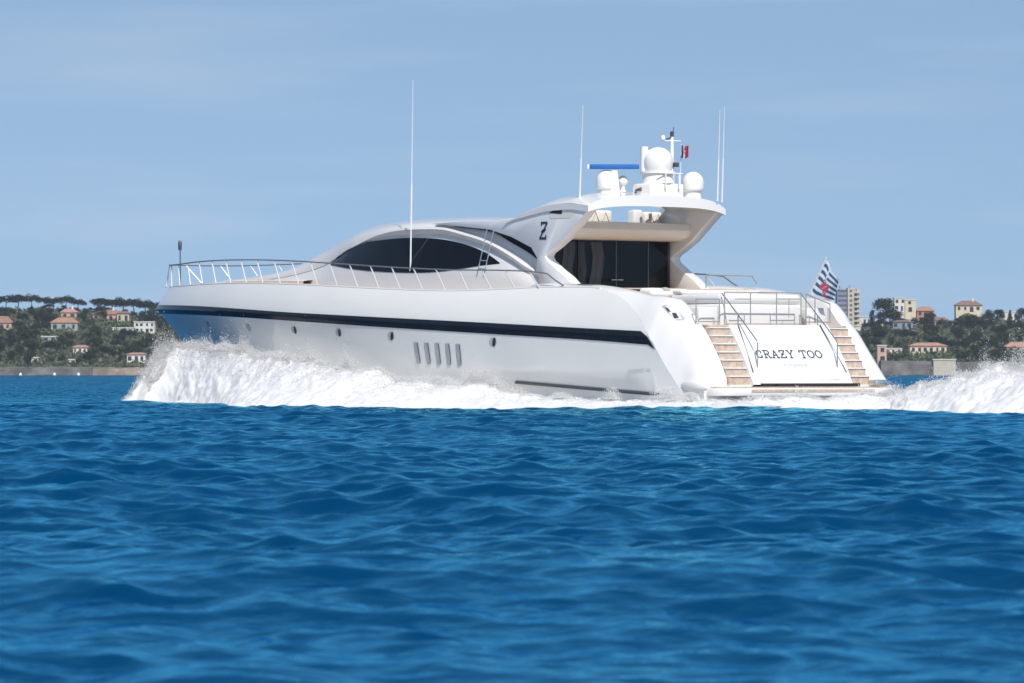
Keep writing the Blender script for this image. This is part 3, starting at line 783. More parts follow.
# grab rail on the quarter
m_ = MB(); P = []
for u, v in [(578,285.2),(595,287),(612,291),(625,296.5),(635,303)]:
    s, z = on_t(u, v, 2.75); P.append((s, 2.75, z+.02))
m_.tube(P, .018, 6); m_.tube([P[0], (P[0][0], 2.75, P[0][2]-.1)], .018, 6); m_.tube([P[-1], (P[-1][0]+.1, 2.75, P[-1][2]-.08)], .018, 6); m_.build('quarter_rail', M['darksteel'], yacht)

# stern balustrade and stair handrails (pixel points on planes of constant s)
def ps(u, v, s): tt, z = on_s(u, v, s); return (s, tt, z)
sb_ = s_top+.08
def frame(us, v_top, v_bot, s, name='balustrade', midv=None):
    m_ = MB(); m_.tube([ps(us[0], v_top[0], s), ps(us[-1], v_top[1], s)], .017, 6)
    r_ = m_.build(name, M['rail'], yacht)
    m_ = MB(); m_.tube([ps(us[0], v_bot, s), ps(us[-1], v_bot, s)], .014, 5); m_.build('lower_rail', M['rail'], r_)
    for u in us:
        q = (u-us[0])/(us[-1]-us[0]); vt = v_top[0]+(v_top[1]-v_top[0])*q
        m2 = MB(); m2.tube([ps(u, v_bot+1, s), ps(u, vt, s)], .015, 6); m2.build('post', M['rail'], r_)
    if midv:
        for (ua, va, ub, vb) in midv:
            m2 = MB(); m2.tube([ps(ua, va, s), ps(ub, vb, s)], .012, 5); m2.build('infill_bar', M['rail'], r_)
frame([696, 719.5], (299, 299), 321.5, sb_)
frame([724.5, 750.5, 776.5, 801], (292, 293), 324, sb_, midv=[(777, 299, 801, 299), (789, 299, 789, 318), (735, 299, 750, 299)])
frame([806, 815, 830], (294, 304), 322, sb_)
def handrail(pts, posts):
    m_ = MB(); m_.tube([p for p in pts], .018, 6); r_ = m_.build('stair_handrail', M['steel'], yacht)
    for a, c in posts:
        m2 = MB(); m2.tube([a, c], .018, 6); m2.build('post', M['rail'], r_)
HRP = [on_t(u, v, 1.3) for u, v in [(722,293.5),(740,317.5),(756,339.5),(757.5,343.5),(757.5,367),(756,371.5),(753,373.5)]]
pa, pb = on_t(738, 315.5, 1.3), on_t(738, 343, 1.3)
for sg in (1, -1):
    handrail([(s_, sg*1.3, z_) for s_, z_ in HRP], [((pb[0], sg*1.3, pb[1]), (pa[0], sg*1.3, pa[1]))])
    m_ = MB(); m_.tube([tr(.99, sg*(T_P-.28), panel_off(.99)+.03), tr(.14, sg*(T_P-.10), panel_off(.14)+.03)], .013, 5); m_.build('stair_edge_rail', M['darksteel'], yacht)
# starboard bulwark rail with deck shower post
m_ = MB(); P = [ps(706, 275, 4.6), ps(735, 275.5, 4.6), ps(752, 276, 4.6), ps(757, 284, 4.4)]; m_.tube(P, .018, 6); m_.tube([ps(706, 275, 4.6), ps(706, 288, 4.6)], .018, 6); m_.build('bulwark_rail', M['rail'], yacht)

# ------------------------------------------------------------------ hull fittings found on the port side
BV_HULL = bvh_of([hull])
def on_hull(u, v):
    h = BV_HULL.ray_cast(CL, raydir(u, v)); n = h[1]
    if n.y < 0: n = -n
    return h[0], n
def disc(mb, c, n, rx, rz, off, k=16, depth=0, shear=0):
    fx = Vector((0, 0, 1)).cross(n).normalized(); fzv = n.cross(fx)
    vs = [c+n*off+fx*rx*math.cos(2*math.pi*i/k)+fzv*rz*math.sin(2*math.pi*i/k)+fx*shear*math.sin(2*math.pi*i/k) for i in range(k)]
    mb.add(vs, [tuple(range(k))])
for u, v, sc in [(208,324,.7),(248.5,327.5,.82),(294.3,330,.82),(338.6,332.5,.82),(391,336,.85),(493,342,.85)]:
    c, n = on_hull(u, v); k = F/to_world(c.x, c.y, 0)[1]
    m_ = MB(); disc(m_, c-Vector((-.05, 0, 0))*0, n, .20*sc, .14*sc, .006); rim = m_.build('porthole', M['recess'], hull, smooth=0)
    m_ = MB(); disc(m_, c+Vector((-.06, 0, 0)), n, .09*sc, .14*sc, .012, shear=.03); m_.build('pane', M['black'], rim, smooth=0)
for i in range(5):
    u = 417.5+10.35*i; v = 353+.45*i
    c, n = on_hull(u, v); fx = Vector((0, 0, 1)).cross(n).normalized(); fzv = n.cross(fx); sgx = 1 if fx.x < 0 else -1
    vs = []
    for a, b_ in ((-.13, .29), (.075, .29), (.105, .0), (.11, -.24), (.09, -.29), (-.08, -.29), (-.115, 0)):
        vs.append(c+n*.010+fx*sgx*a+fzv*b_)
    m_ = MB(); m_.add(vs, [tuple(range(len(vs)))]); vt = m_.build('vent', M['grey'], hull, smooth=0)
    vs = [c+n*.016+fx*sgx*a+fzv*b_ for a, b_ in ((.045, .27), (.078, .285), (.108, .0), (.112, -.24), (.085, -.24), (.08, 0))]
    m_ = MB(); m_.add(vs, [tuple(range(len(vs)))]); m_.build('vent_louvre', M['black'] if False else M['darksteel'], vt, smooth=0)
# spray rail low on the quarter
P = []
for q in np.linspace(0, 1, 14):
    c, n = on_hull(516.5+150*q, 382+13*q); P.append(c+n*.02)
m_ = MB(); m_.tube(P, .045, 6); m_.build('spray_rail', M['darksteel'], hull)
# quarter bulge where the platform meets the hull side
m_ = MB(); rows = []
for q in np.linspace(0, 1, 12):
    s = .75-1.1*q; rr = .002+.12*math.sin(math.pi*q)**.7; cx2 = hull_point(max(s, 0), .6)[1]-.05
    rows.append([(s, cx2+rr*math.cos(a), .62+rr*1.3*math.sin(a)-.08*q) for a in np.linspace(0, 2*math.pi, 12)[:-1]])
m_.grid(rows, True); m_.build('rubbing_fender', M['gel'], hull)
# small white lettering on the quarter
m_ = MB(); rg = random.Random(9)
for i in range(11):
    if i == 8: continue
    for k in range(2):
        c, n = on_hull(629+2.1*i, 371.2-.2*i+.9*k-.6); fx = Vector((0, 0, 1)).cross(n).normalized(); fzv = n.cross(fx)
        m_.add([c+n*.012+fx*a+fzv*b_ for a, b_ in ((-.035, -.02), (.035, -.02), (.035, .02), (-.035, .02))], [(0, 1, 2, 3)])
m_.build('small_lettering', M['gel'], hull, smooth=0, fix=False)

# ------------------------------------------------------------------ loose things on board
def cushion(name, c, sz, rz, mt, label, tilt=0):
    m_ = MB(); m_.box(-sz[0]/2, sz[0]/2, -sz[1]/2, sz[1]/2, 0, sz[2]); o = m_.build(name, mt, None, bevel=min(sz)*.42, seg=4)
    o.location = to_world(*c); o.rotation_euler = (tilt, 0, math.pi-ALPHA+rz); return tag(o, label, 'cushion')
cushion('cushion', (s6-.1, 1.55, z6-.012), (.5, .5, .24), .2, M['cushion'], 'pale cushion at the left end of the aft deck sofa')
cushion('cushion', (s6-.1, 1.13, z6-.012), (.30, .24, .26), -.2, M['cushgrey'], 'small dark grey cushion between the pale ones on the aft sofa')
cushion('cushion', (s6-.05, .70, z6-.012), (.45, .55, .22), .1, M['cushion'], 'pale cushion on the aft sofa beside the small dark one')
cushion('cushion', (s6-.05, .25, z6-.012), (.45, .42, .18), -.1, M['cushion'], 'low flat pale cushion at the right end of the aft sofa')

# ensign: staff and cloth
ens = empty('stern_ensign', to_world(*[(lambda a: (a[0], -1.75, a[1]))(on_t(808.7, 296, -1.75))][0]))
tag(ens, 'rippling teal and white striped flag with red centre on a slanted stern staff', 'flag')
def W(u, v, tt):
    s, z = on_t(u, v, tt); return Vector(to_world(s, tt, z))-Vector(ens.location)
m_ = MB(); m_.tube([W(808, 297, -1.75), W(826.3, 257.5, -1.75)], .02, 6); m_.build('flagstaff', M['antenna'], ens)
cols_ = [((825.6,259.5),(809.6,293)), ((828.8,261.5),(814,297.5)), ((831,270),(820,299)), ((835.5,275.5),(827,300.5)), ((839,280),(833.5,302.5))]
def cloth(a, b_):
    x = b_*(len(cols_)-1); i = min(int(x), len(cols_)-2); f = x-i
    (t0, b0), (t1, b1) = cols_[i], cols_[i+1]
    u = (t0[0]+(t1[0]-t0[0])*f)*(1-a)+(b0[0]+(b1[0]-b0[0])*f)*a
    v = (t0[1]+(t1[1]-t0[1])*f)*(1-a)+(b0[1]+(b1[1]-b0[1])*f)*a
    return W(u, v, -1.75-.16*math.sin(b_*6.5+a*1.5)*b_-.10*b_)
fm = MB(); NA, NB = 44, 30
for j in range(NB): pass
rows = [[cloth(i/NA, j/NB) for j in range(NB+1)] for i in range(NA+1)]
fm.grid(rows)
mi = []
for i in range(NA):
    for j in range(NB):
        a, b_ = (i+.5)/NA, (j+.5)/NB
        d = math.hypot((a-.62)*1.0, (b_-.5)*1.6)
        k = int(a*11)
        col = 1 if k % 2 == 1 else 0
        if b_ < .07 or (.40 < b_ < .47 and a < .35): col = 0
        if (abs((b_-.5)-.35*(a-.6)) < .07 and .40 < a < .88) or (abs(a-.60+.25*(b_-.5)) < .075 and .30 < b_ < .66): col = 2 if (i*7+j*3) % 11 else 0
        mi.append(col)
fm.m = mi
fm.build('flag_cloth', [M['fwhite'], M['fteal'], M['fred']], ens, fix=False)
# courtesy flag on the hardtop
s0, z0_ = on_t(680.3, 186, -1.0); 
cf = empty('courtesy_flag', to_world(s0, -1.0, z0_)); tag(cf, 'small blue white and red flag flying beside the mast', 'flag')
def W2(u, v, dt=0):
    s, z = on_t(u, v, -1.0+dt); return Vector(to_world(s, -1.0+dt, z))-Vector(cf.location)
m_ = MB(); m_.tube([W2(680, 190), W2(681.3, 144)], .012, 5); m_.build('flagstaff', M['antenna'], cf)
fm = MB(); NB = 12; NA = 8
fm.grid([[W2(681.3+7.2*j/NB, 145.2+12.8*i/NA+1.2*math.sin(j/NB*3+i/NA)*j/NB, .10*math.sin(j/NB*6+i*.3)) for j in range(NB+1)] for i in range(NA+1)])
fm.m = [(0 if j < 3 else (1 if j < 6 else 2)) if not (j == 6 and i % 3 == 0) else 1 for i in range(NA) for j in range(NB)]
fm.build('flag_cloth', [M['fblue'], M['fwhite'], M['fred']], cf, fix=False)

# ------------------------------------------------------------------ white water
M['drops'] = bpy.data.materials.new('spray_drops'); M['drops'].use_nodes = True; t = M['drops'].node_tree; t.nodes.clear()
d1 = t.nodes.new("ShaderNodeBsdfDiffuse"); d2 = t.nodes.new("ShaderNodeBsdfTranslucent"); ms = t.nodes.new("ShaderNodeMixShader"); mo = t.nodes.new("ShaderNodeOutputMaterial")
for d_ in (d1, d2): d_.inputs['Color'].default_value = (1.0, 1.0, 1.0, 1)
ms.inputs[0].default_value = .5; t.links.new(d1.outputs[0], ms.inputs[1]); t.links.new(d2.outputs[0], ms.inputs[2]); t.links.new(ms.outputs[0], mo.inputs['Surface'])
M['foam'] = M['drops'].copy(); M['foam'].name = 'foam_white'; t = M['foam'].node_tree
for nd in t.nodes:
    if nd.type in ('BSDF_DIFFUSE', 'BSDF_TRANSLUCENT'): nd.inputs['Color'].default_value = (.84, .845, .85, 1)
    if nd.type == 'MIX_SHADER': nd.inputs[0].default_value = .22
def spray(name, label, ridge, inw, outd, foot, amp, ndrop, seed, hs=.06, extra=()):
    """ridge: list of (s, t, z) crest points; builds the soft white mound and the droplets it throws off"""
    rg = np.random.default_rng(seed)
    rd = np.array(ridge, float); d = np.r_[0, np.cumsum(np.linalg.norm(np.diff(rd, axis=0), axis=1))]
    n = int(d[-1]/.06); q = np.linspace(0, d[-1], n)
    C = np.stack([np.interp(q, d, rd[:, k]) for k in range(3)], -1)
    ker = np.hanning(11); ker /= ker.sum()
    C = np.stack([np.convolve(np.pad(C[:, k], 5, 'edge'), ker, 'valid') for k in range(3)], -1)
    nu, no = 16, 40
    P = np.zeros((n, nu+no, 3)); q01 = q/d[-1]
    end = np.clip(np.minimum(q, d[-1]-q)/1.2, 0, 1); end = end*end*(3-2*end)
    O = np.array([outd(f) for f in q01]); O /= np.linalg.norm(O, axis=1)[:, None]
    W_in = np.array([inw(c, f) for c, f in zip(C, q01)])*end; W_out = np.array([foot(c, f) for c, f in zip(C, q01)])*(.05+.95*end)
    for j in range(nu):
        f = j/(nu-1)*.97
        P[:, j, :2] = C[:, :2]-O*(W_in*(1-f))[:, None]; P[:, j, 2] = -.15*(1-f)+C[:, 2]*f**.7-(1-end)*.3*(1-f)
    for j in range(no):
        f = j/(no-1)
        P[:, nu+j, :2] = C[:, :2]+O*(W_out*f)[:, None]; P[:, nu+j, 0] -= .25*f*C[:, 2]
        P[:, nu+j, 2] = C[:, 2]*((1-min(1, f*1.6)**1.25)*.88+.12*(1-f))-.18*f**2
    e = np.clip(C[:, 2:3]/.6, .15, 1)*amp
    nn = fbm(P*np.array([1.1, 1.1, 1.3])+seed, 4); n2 = fbm(P*np.array([1.0, 1.0, 1.3])+seed+50, 3)
    n3 = fbm(P*np.array([5., 5., 6.])+seed+90, 3)
    Q = P.copy(); crest = np.exp(-((np.arange(nu+no)-nu)/3.5)**2)[None, :]
    Q[..., 2] += e*nn*1.2+(.05+.13*crest*e/amp)*n3; Q[..., 1] += e*n2*.3+.05*n3
    idx = np.arange(n*(nu+no)).reshape(n, nu+no)
    quads = np.stack([idx[:-1, :-1], idx[1:, :-1], idx[1:, 1:], idx[:-1, 1:]], -1).reshape(-1, 4)
    V = Q.reshape(-1, 3)
    V = np.stack([SX-V[:, 0]*CA-V[:, 1]*SA, SY+V[:, 0]*SA-V[:, 1]*CA, V[:, 2]], -1)
    # droplets
    wgt = np.clip(C[:, 2]+.25, .05, None)**1.0; wgt /= wgt.sum()
    i = rg.choice(n, ndrop, p=wgt); j = np.clip((nu-2+np.abs(rg.normal(0, 1, ndrop))*np.where(rg.random(ndrop) < .76, 1.5, 7)).astype(int), 0, nu+no-1)
    B = Q[i, j]; h = C[i, 2]
    up = rg.exponential(1, ndrop)*hs*np.clip(h, .12, 1.3)*(.25+2.6*vnoise(np.stack([B[:, 0]*2.6, B[:, 1]*2.6, 0*h+seed], -1))**3)
    B = B+np.stack([rg.normal(0, .05, ndrop)-up*.2, rg.normal(0, .05, ndrop)+up*.2, up], -1)
    sz = rg.uniform(.0014, .0034, ndrop)+rg.exponential(.0007, ndrop)+np.where(rg.random(ndrop) < .04, rg.exponential(.002, ndrop), 0)
    for (es, et, ez, er, eh, en) in extra:      # separate splashes
        en = en*4
        a = rg.normal(0, 1, (en, 3))*np.array([er, er*.7, .05]); u = rg.random(en)**1.6
        b0 = np.stack([es+a[:, 0]*(.5+u), et+a[:, 1], ez+u*eh*np.exp(-(a[:, 0]/er)**2*.5)], -1)
        B = np.r_[B, b0]; sz = np.r_[sz, rg.uniform(.002, .006, en)]
    B = np.stack([SX-B[:, 0]*CA-B[:, 1]*SA, SY+B[:, 0]*SA-B[:, 1]*CA, B[:, 2]], -1)
    k = len(B); tet = np.array([(1, 1, 1), (1, -1, -1), (-1, 1, -1), (-1, -1, 1)], float)
    st = rg.uniform(.6, 1.5, (k, 1, 3))
    dv = np.array([-.25, -.45, .55])+rg.normal(0, .45, (k, 3)); dv /= np.linalg.norm(dv, axis=1)[:, None]      # flung drops stretch along their flight
    TL = tet[None]*sz[:, None, None]*st+rg.normal(0, .3, (k, 4, 3))*sz[:, None, None]
    TL = TL+dv[:, None, :]*(TL*dv[:, None, :]).sum(-1, keepdims=True)*rg.uniform(.5, 3.5, (k, 1, 1))
    TV = (B[:, None, :]+TL).reshape(-1, 3)
    fi = np.array([(0, 1, 2), (0, 3, 1), (0, 2, 3), (1, 3, 2)])
    TF = (np.arange(k)[:, None, None]*4+fi[None]).reshape(-1, 3)
    tri = np.r_[quads[:, [0, 1, 2]], quads[:, [0, 2, 3]]]
    o = bigmesh(name, np.r_[V, TV], np.r_[tri, TF+len(V)], M['foam'], tri=True)
    o.data.materials.append(M['drops']); mi_ = np.zeros(len(tri)+len(TF), np.int32); mi_[len(tri):] = 1
    o.data.polygons.foreach_set('material_index', mi_)
    return tag(o, label, 'spray', kind='stuff')
bow_px = [(108,424,6.2),(115,410,6.1),(125,398,5.9),(137,383,5.7),(150,366,5.3),(163,353,4.7),(175,346.5,4.4),(190,345,4.2),(220,347,4.2),(260,352,4.3),(290,361,4.5),(325,366,4.6),(355,367,4.7),(378,371,4.7),
          (400,379,4.6),(430,379,4.4),(455,384,4.3),(472,381,4.2),(488,380,4.2),(500,388,4.2),(540,395,4.1),(600,398,4.0),(650,399.5,3.9),(700,397.5,3.7),(735,401,3.7),(780,404,3.7)]
ridge = []
for u, v, tt in bow_px:
    s, z = on_t(u, v+(2.5 if u < 450 else 3.0), tt); ridge.append((s, tt, z))
def hin(s):
    return hull_point(min(max(s, 0), L-2.2), .2)[1]-.1 if 0 < s < L-2 else 2.0
xs, xz = on_t(470, 385, 4.1)
ex = [(on_t(u, v, 4.2)[0], 4.2, on_t(u, v, 4.2)[1], r_, h_, n_) for u, v, r_, h_, n_ in [(474,386,.22,.45,900),(488,384,.2,.38,900),(440,384,.25,.22,500),(425,383,.2,.2,300),(612,399,.12,.3,250),(560,398,.15,.14,250),(668,398,.2,.3,500),(690,400,.15,.2,300),(230,350,.4,.18,500),(275,357,.3,.18,400),(310,364,.3,.12,300)]]
spray('bow_spray', 'thick white bow wave of foam and spray thrown up along the hull', ridge, lambda c, f: c[1]-hin(c[0]), lambda f: (0, 1.), lambda c, f: .5+1.7*min(1, max(0, f-.12)/.3)+2.2*min(1, max(0, f-.25)/.3)+1.0*max(c[2], 0)*min(1, .35+f*2), .15, 260000, 3, extra=ex)  # flat foam foot widened to bounce light up onto the hull side
# stern wake and rooster tail
wk = []
for u, v, s in [(655,409,-.25),(690,403,-.5),(740,400,-.9),(800,399,-1.0),(860,398,-1.1),(885,397,-1.5),(905,393,-2.4),(925,388,-3.4),(945,384,-4.4)]:
    tt, z = on_s(u, v, s); wk.append((s, tt, z))
wk += [(-5.5, -.55, .72), (-6.8, -.2, .86), (-8.2, 0, 1.0), (-10.5, .1, 1.12), (-14, .1, 1.15), (-19, 0, 1.0), (-24, 0, .7), (-30, 0, .25)]
def wblend(f): return min(1, max(0, (f-.10)/.22))
spray('stern_spray', 'white wake and mist of spray rising behind the stern', wk, lambda c, f: .45+3.6*wblend(f), lambda f: (-(1-wblend(f))-.05, wblend(f)+.12), lambda c, f: 1.3+1.8*wblend(f)+1.2*max(c[2], 0), .22, 300000, 8, hs=.11)

# ------------------------------------------------------------------ far shore
M['hill'] = mat('scrub_ground', (.055, .065, .035), .95, var=.5, vscale=.05, bump=.6, bscale=.3)
M['stone'] = mat('sea_wall_stone', (.125, .12, .115), .9, var=.5, vscale=.15, bump=.4, bscale=.5)
M['sand'] = mat('pale_rock', (.21, .17, .135), .95, var=.5, vscale=.12, bump=.5, bscale=.5)
YS = 2000.
def ridge_h(x):
    return lerp(x, [(-1500,26),(-420,30),(-300,36),(-225,36),(-195,32),(-150,20),(0,15),(120,16),(170,22),(205,27),(270,28),(330,26),(600,30),(1500,20)])
def hill_z(x, y):
    q = (y-YS-6)/360.
    if q < 0: return 3.4
    base = 3.6+(ridge_h(x)-3.6)*(min(q, 1)**.9 if q <= 1 else max(0.2, 1-.25*(q-1)))
    return base+1.2*math.sin(x*.031+y*.013)*min(1, q*3)+.8*math.sin(x*.083-y*.041)*min(1, q*3)
hl = MB(); rows = []
for y in list(np.linspace(YS+4, YS+380, 60))+list(np.linspace(YS+400, YS+900, 12)):
    rows.append([(x, y, hill_z(x, y)) for x in np.concatenate([np.linspace(-1500, -330, 30), np.linspace(-320, 320, 160), np.linspace(330, 1500, 30)])])
rows.insert(0, [(x, YS-14, -1.5) for x, _, _ in rows[0]]); rows.insert(1, [(x, YS+1, 1.2+1.0*math.sin(x*.11)+.8*math.sin(x*.37)) for x, _, _ in rows[0]])
hl.grid(rows); o = hl.build('hillside', M['hill'], None, smooth=60, fix=False); tag(o, 'green hillside along the far shore', 'hill', kind='structure')
def wpt(u, v, y): return ((u-512)*y/F, CAMZ+(V0-v)*y/F)
def find_y(u, v):
    """where on the hillside the ray through a pixel lands"""
    for y in np.arange(YS+6, YS+520, 2.):
        x, z = wpt(u, v, y)
        if z <= hill_z(x, y): return x, y, hill_z(x, y)
        last = (x, y, hill_z(x, y))
    y = YS+360; x, _ = wpt(u, v, y); return x, y, hill_z(x, y)
# shore walls and rocks
def wallseg(u0, u1, v0, v1, mt, name, label, cat, dy=0):
    y = YS-6+dy; x0, z1 = wpt(u0, v0, y); x1, z0 = wpt(u1, v1, y)
    m_ = MB(); rows = []
    n = max(6, int((x1-x0)/2.5)); rg = random.Random(u0)
    for i in range(n+1):
        x = x0+(x1-x0)*i/n; j = rg.uniform(-.4, .4)
        rows.append([(x, y-1.4+j, -1.), (x, y-.8+j*2, z0+rg.uniform(0, .6)), (x, y+j, z1*rg.uniform(.45, .85)), (x, y+.6, z1+rg.uniform(-.9, .5)), (x, y+12, z1)])
    m_.grid(rows); o = m_.build(name, mt, None, smooth=0, fix=False); return tag(o, label, cat)
wallseg(-130, 92, 367, 375, M['stone'], 'sea_wall', 'long dark stone sea wall at the waterline below the wooded left shore', 'wall')
wallseg(92.5, 158, 367.5, 375, M['sand'], 'shore_rocks', 'pale pinkish rocks at the waterline left of the bow spray', 'rocks')
wallseg(160, 880, 367, 375, M['stone'], 'sea_wall', 'low stone sea wall on the far shore hidden mostly behind the yacht', 'wall')
wallseg(881, 934, 361, 374.5, M['stone'], 'sea_wall', 'grey stone sea wall just right of the yacht stern', 'wall')
wallseg(957, 1180, 362, 374.5, M['stone'], 'sea_wall', 'grey sea wall behind the stern spray right of the cream block', 'wall')

# ------------------------------------------------------------------ houses
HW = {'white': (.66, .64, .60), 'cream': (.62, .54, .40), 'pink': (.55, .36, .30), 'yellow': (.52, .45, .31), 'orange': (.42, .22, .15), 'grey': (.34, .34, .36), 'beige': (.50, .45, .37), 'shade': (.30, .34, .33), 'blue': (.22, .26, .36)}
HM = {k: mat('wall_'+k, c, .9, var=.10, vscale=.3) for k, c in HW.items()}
RM = {'terra': mat('terracotta_tiles', (.27, .155, .115), .9, var=.25, vscale=.8, bump=.4, bscale=3), 'orange': mat('orange_tiles', (.35, .19, .12), .9, var=.2, vscale=.8, bump=.4, bscale=3),
      'pinkish': mat('faded_tiles', (.42, .22, .17), .9, var=.25, vscale=.8), 'flat': mat('flat_roof', (.62, .60, .56), .9, var=.1), 'brown': mat('brown_tiles', (.22, .13, .10), .9, var=.25)}
M['awin'] = mat('haze_toned_window', (.12, .125, .14), .3)  # tower glass lightened so its colour carries the distance haze
M['hwin'] = mat('house_window', (.03, .035, .045), .2)
wrg = random.Random(31)
def house_at(u0, u1, v_eave, v_base, wall, roof, label, roof_px=0, storeys=1, wins=3, hip=True, y=None, cat='house', name='villa', depth=9, face=0.0, over=.5, chimney=False, balconies=0):
    if y is None: _, y, _ = find_y((u0+u1)/2, v_base)
    x0, ze = wpt(u0, v_eave, y); x1, zb = wpt(u1, v_base, y); zr = wpt(0, v_eave-roof_px, y)[1]
    wd = (x1-x0)/2; cx = (x0+x1)/2
    root = empty(name, (cx, y, zb), face); tag(root, label, cat); h = ze-zb
    m_ = MB(); m_.box(-wd, wd, 0, depth, -4, h); wl = m_.build('wall', HM[wall], root, smooth=0)
    m_ = MB()
    if roof_px > 0:
        rh = zr-ze; ins = min(wd*.55, depth*.5) if hip else 0
        A = [(-wd-over, -over, h-.02), (wd+over, -over, h-.02), (wd+over, depth+over, h-.02), (-wd-over, depth+over, h-.02)]
        A2 = [(x, yy, z+.22) for x, yy, z in A]; Rg = [(-wd-over+ins, depth/2, h+rh), (wd+over-ins, depth/2, h+rh)]
        m_.add(A+A2+Rg, [(3,2,1,0),(0,1,5,4),(1,2,6,5),(2,3,7,6),(3,0,4,7),(4,5,9,8),(5,6,9),(6,7,8,9),(7,4,8)])
    else: m_.box(-wd-.25, wd+.25, -.3, depth+.25, h+.003, h+.5)
    rf = m_.build('roof', RM[roof], root, smooth=0)
    if chimney:
        m_ = MB(); m_.box(wd*.3, wd*.3+.9, depth*.4, depth*.4+.9, h+.5, h+(zr-ze)+1.3); m_.build('chimney', HM['white'], rf, smooth=0)
    sh = h/storeys
    for st in range(storeys):
        for i in range(wins):
            cxw = -wd+(i+.5+wrg.uniform(-.12, .12))*2*wd/wins; ww = min(1.0, wd/wins*.55)*wrg.uniform(.55, 1.1); zz = st*sh
            door_ = st == 0 and i == wins//2
            m_ = MB(); m_.box(cxw-ww, cxw+ww, -.06, .12, zz+(.05 if door_ else sh*.30), zz+sh*.80)
            m_.build('door' if door_ and storeys <= 2 else 'window', M['hwin'], root, smooth=0)
    for st in range(1, balconies+1):
        m_ = MB(); m_.box(-wd*.95, wd*.95, -1.5, -.07, st*sh-.15, st*sh+.75); m_.build('balcony', HM['white'], root, smooth=0)
    return root
house_at(-8, 11.5, 323, 330, 'pink', 'terra', 'pale pink villa with faded terracotta roof at the left edge of the photo', 7, wins=3)
house_at(51, 77.5, 322.8, 331.5, 'shade', 'orange', 'square house with walls toned grey green for shade and a bright orange hipped roof among the left trees', 5.5, wins=3)  # greenish shade is put into the wall colour
house_at(61, 76.5, 312.5, 319, 'pink', 'pinkish', 'small pinkish house just above the orange hipped roof', 4, wins=2, chimney=True)
house_at(93, 122, 314.5, 321, 'pink', 'terra', 'long low house with dark terracotta roof below the ridge pines', 5, wins=4, chimney=True)
house_at(117, 129, 313.5, 323, 'yellow', 'brown', 'small pale yellow house beside the long terracotta roof', 2.5, wins=2)
house_at(134, 154.5, 322.3, 333, 'white', 'flat', 'white two-storey modern villa with flat roof and dark windows', 0, storeys=2, wins=4)
house_at(112.5, 133.5, 328.3, 333, 'white', 'flat', 'low white annex with flat roof joined left of the modern villa', 0, wins=3)
house_at(41, 56, 337, 342, 'grey', 'flat', 'low house with a pale flat roof half hidden in trees under the orange roof', 0, wins=2)
house_at(73, 87, 347.5, 354, 'white', 'pinkish', 'small white house with faded roof low on the left slope', 2.5, wins=3)
house_at(127, 145.5, 354.5, 363, 'white', 'pinkish', 'white shore house with a pinkish red roof left of the bow spray', 2, wins=3)
house_at(69, 76, 360, 364, 'white', 'flat', 'tiny white hut behind the left sea wall', 0, wins=1)
house_at(31.5, 38, 358, 363, 'white', 'flat', 'narrow pale hut among trunks behind the left sea wall', 0, wins=1)
# right-hand side
house_at(847.5, 868, 317.5, 327, 'white', 'flat', 'low white house with flat roof just right of the stern rail', 0, wins=3)
house_at(894.5, 905, 298.5, 311, 'white', 'flat', 'narrow white block on the ridge joined to the cream one', 0, storeys=2, wins=2)
house_at(904.5, 916, 300, 312, 'cream', 'flat', 'sunlit cream block with blank walls on the right ridge', 0, storeys=2, wins=1, depth=10)
house_at(917, 934, 311, 317, 'orange', 'orange', 'wide orange tiled house below the cream ridge block', 4.5, wins=3)
house_at(919.5, 934, 317.5, 325, 'orange', 'terra', 'terracotta walled house in front of the wide orange tiled one', 3, wins=2)
house_at(934, 948, 320, 327, 'pink', 'terra', 'pink and red house stepped right of the terracotta walled one', 3, wins=2)
house_at(956, 982, 305.5, 312, 'cream', 'brown', 'cream villa with broad brown hipped roof on the right skyline', 5, wins=4, chimney=True)
house_at(1001, 1019, 312.5, 319.5, 'white', 'flat', 'white villa with dark openings near the right edge on the ridge', 0, wins=3)
house_at(910, 946.5, 346, 354, 'cream', 'pinkish', 'long cream villa with low pinkish roof near the right shore', 3.5, wins=6)
house_at(933.5, 956, 360, 373.5, 'beige', 'flat', 'plain beige boathouse block standing at the water right of the stern', 0, wins=0, y=YS-8)
house_at(877.5, 886.5, 346, 363, 'pink', 'flat', 'small pinkish tower house by the shore next to the stern', 0, storeys=2, wins=1, y=YS+5)
house_at(880, 902, 349, 354, 'white', 'flat', 'low white pavilion in trees left of the long cream villa', 0, wins=4)
house_at(1006, 1030, 347, 352, 'pink', 'pinkish', 'pink roofed house at the right edge above the spray', 5, wins=3)
house_at(893, 913, 322, 329, 'blue', 'brown', 'shaded bluish house under the terrace wall on the right slope', 2, wins=3)
wl = MB(); x0, y0, z0 = find_y(872, 325); y0 = find_y(890, 325)[1]; xa, za = wpt(871, 321.8, y0); xb, zb = wpt(911, 325, y0)
wl.box(xa, xb, y0, y0+.8, zb-3, za); tag(wl.build('terrace_wall', HM['cream'], None, smooth=0), 'thin pale terrace wall crossing the right slope above the bluish house', 'wall')

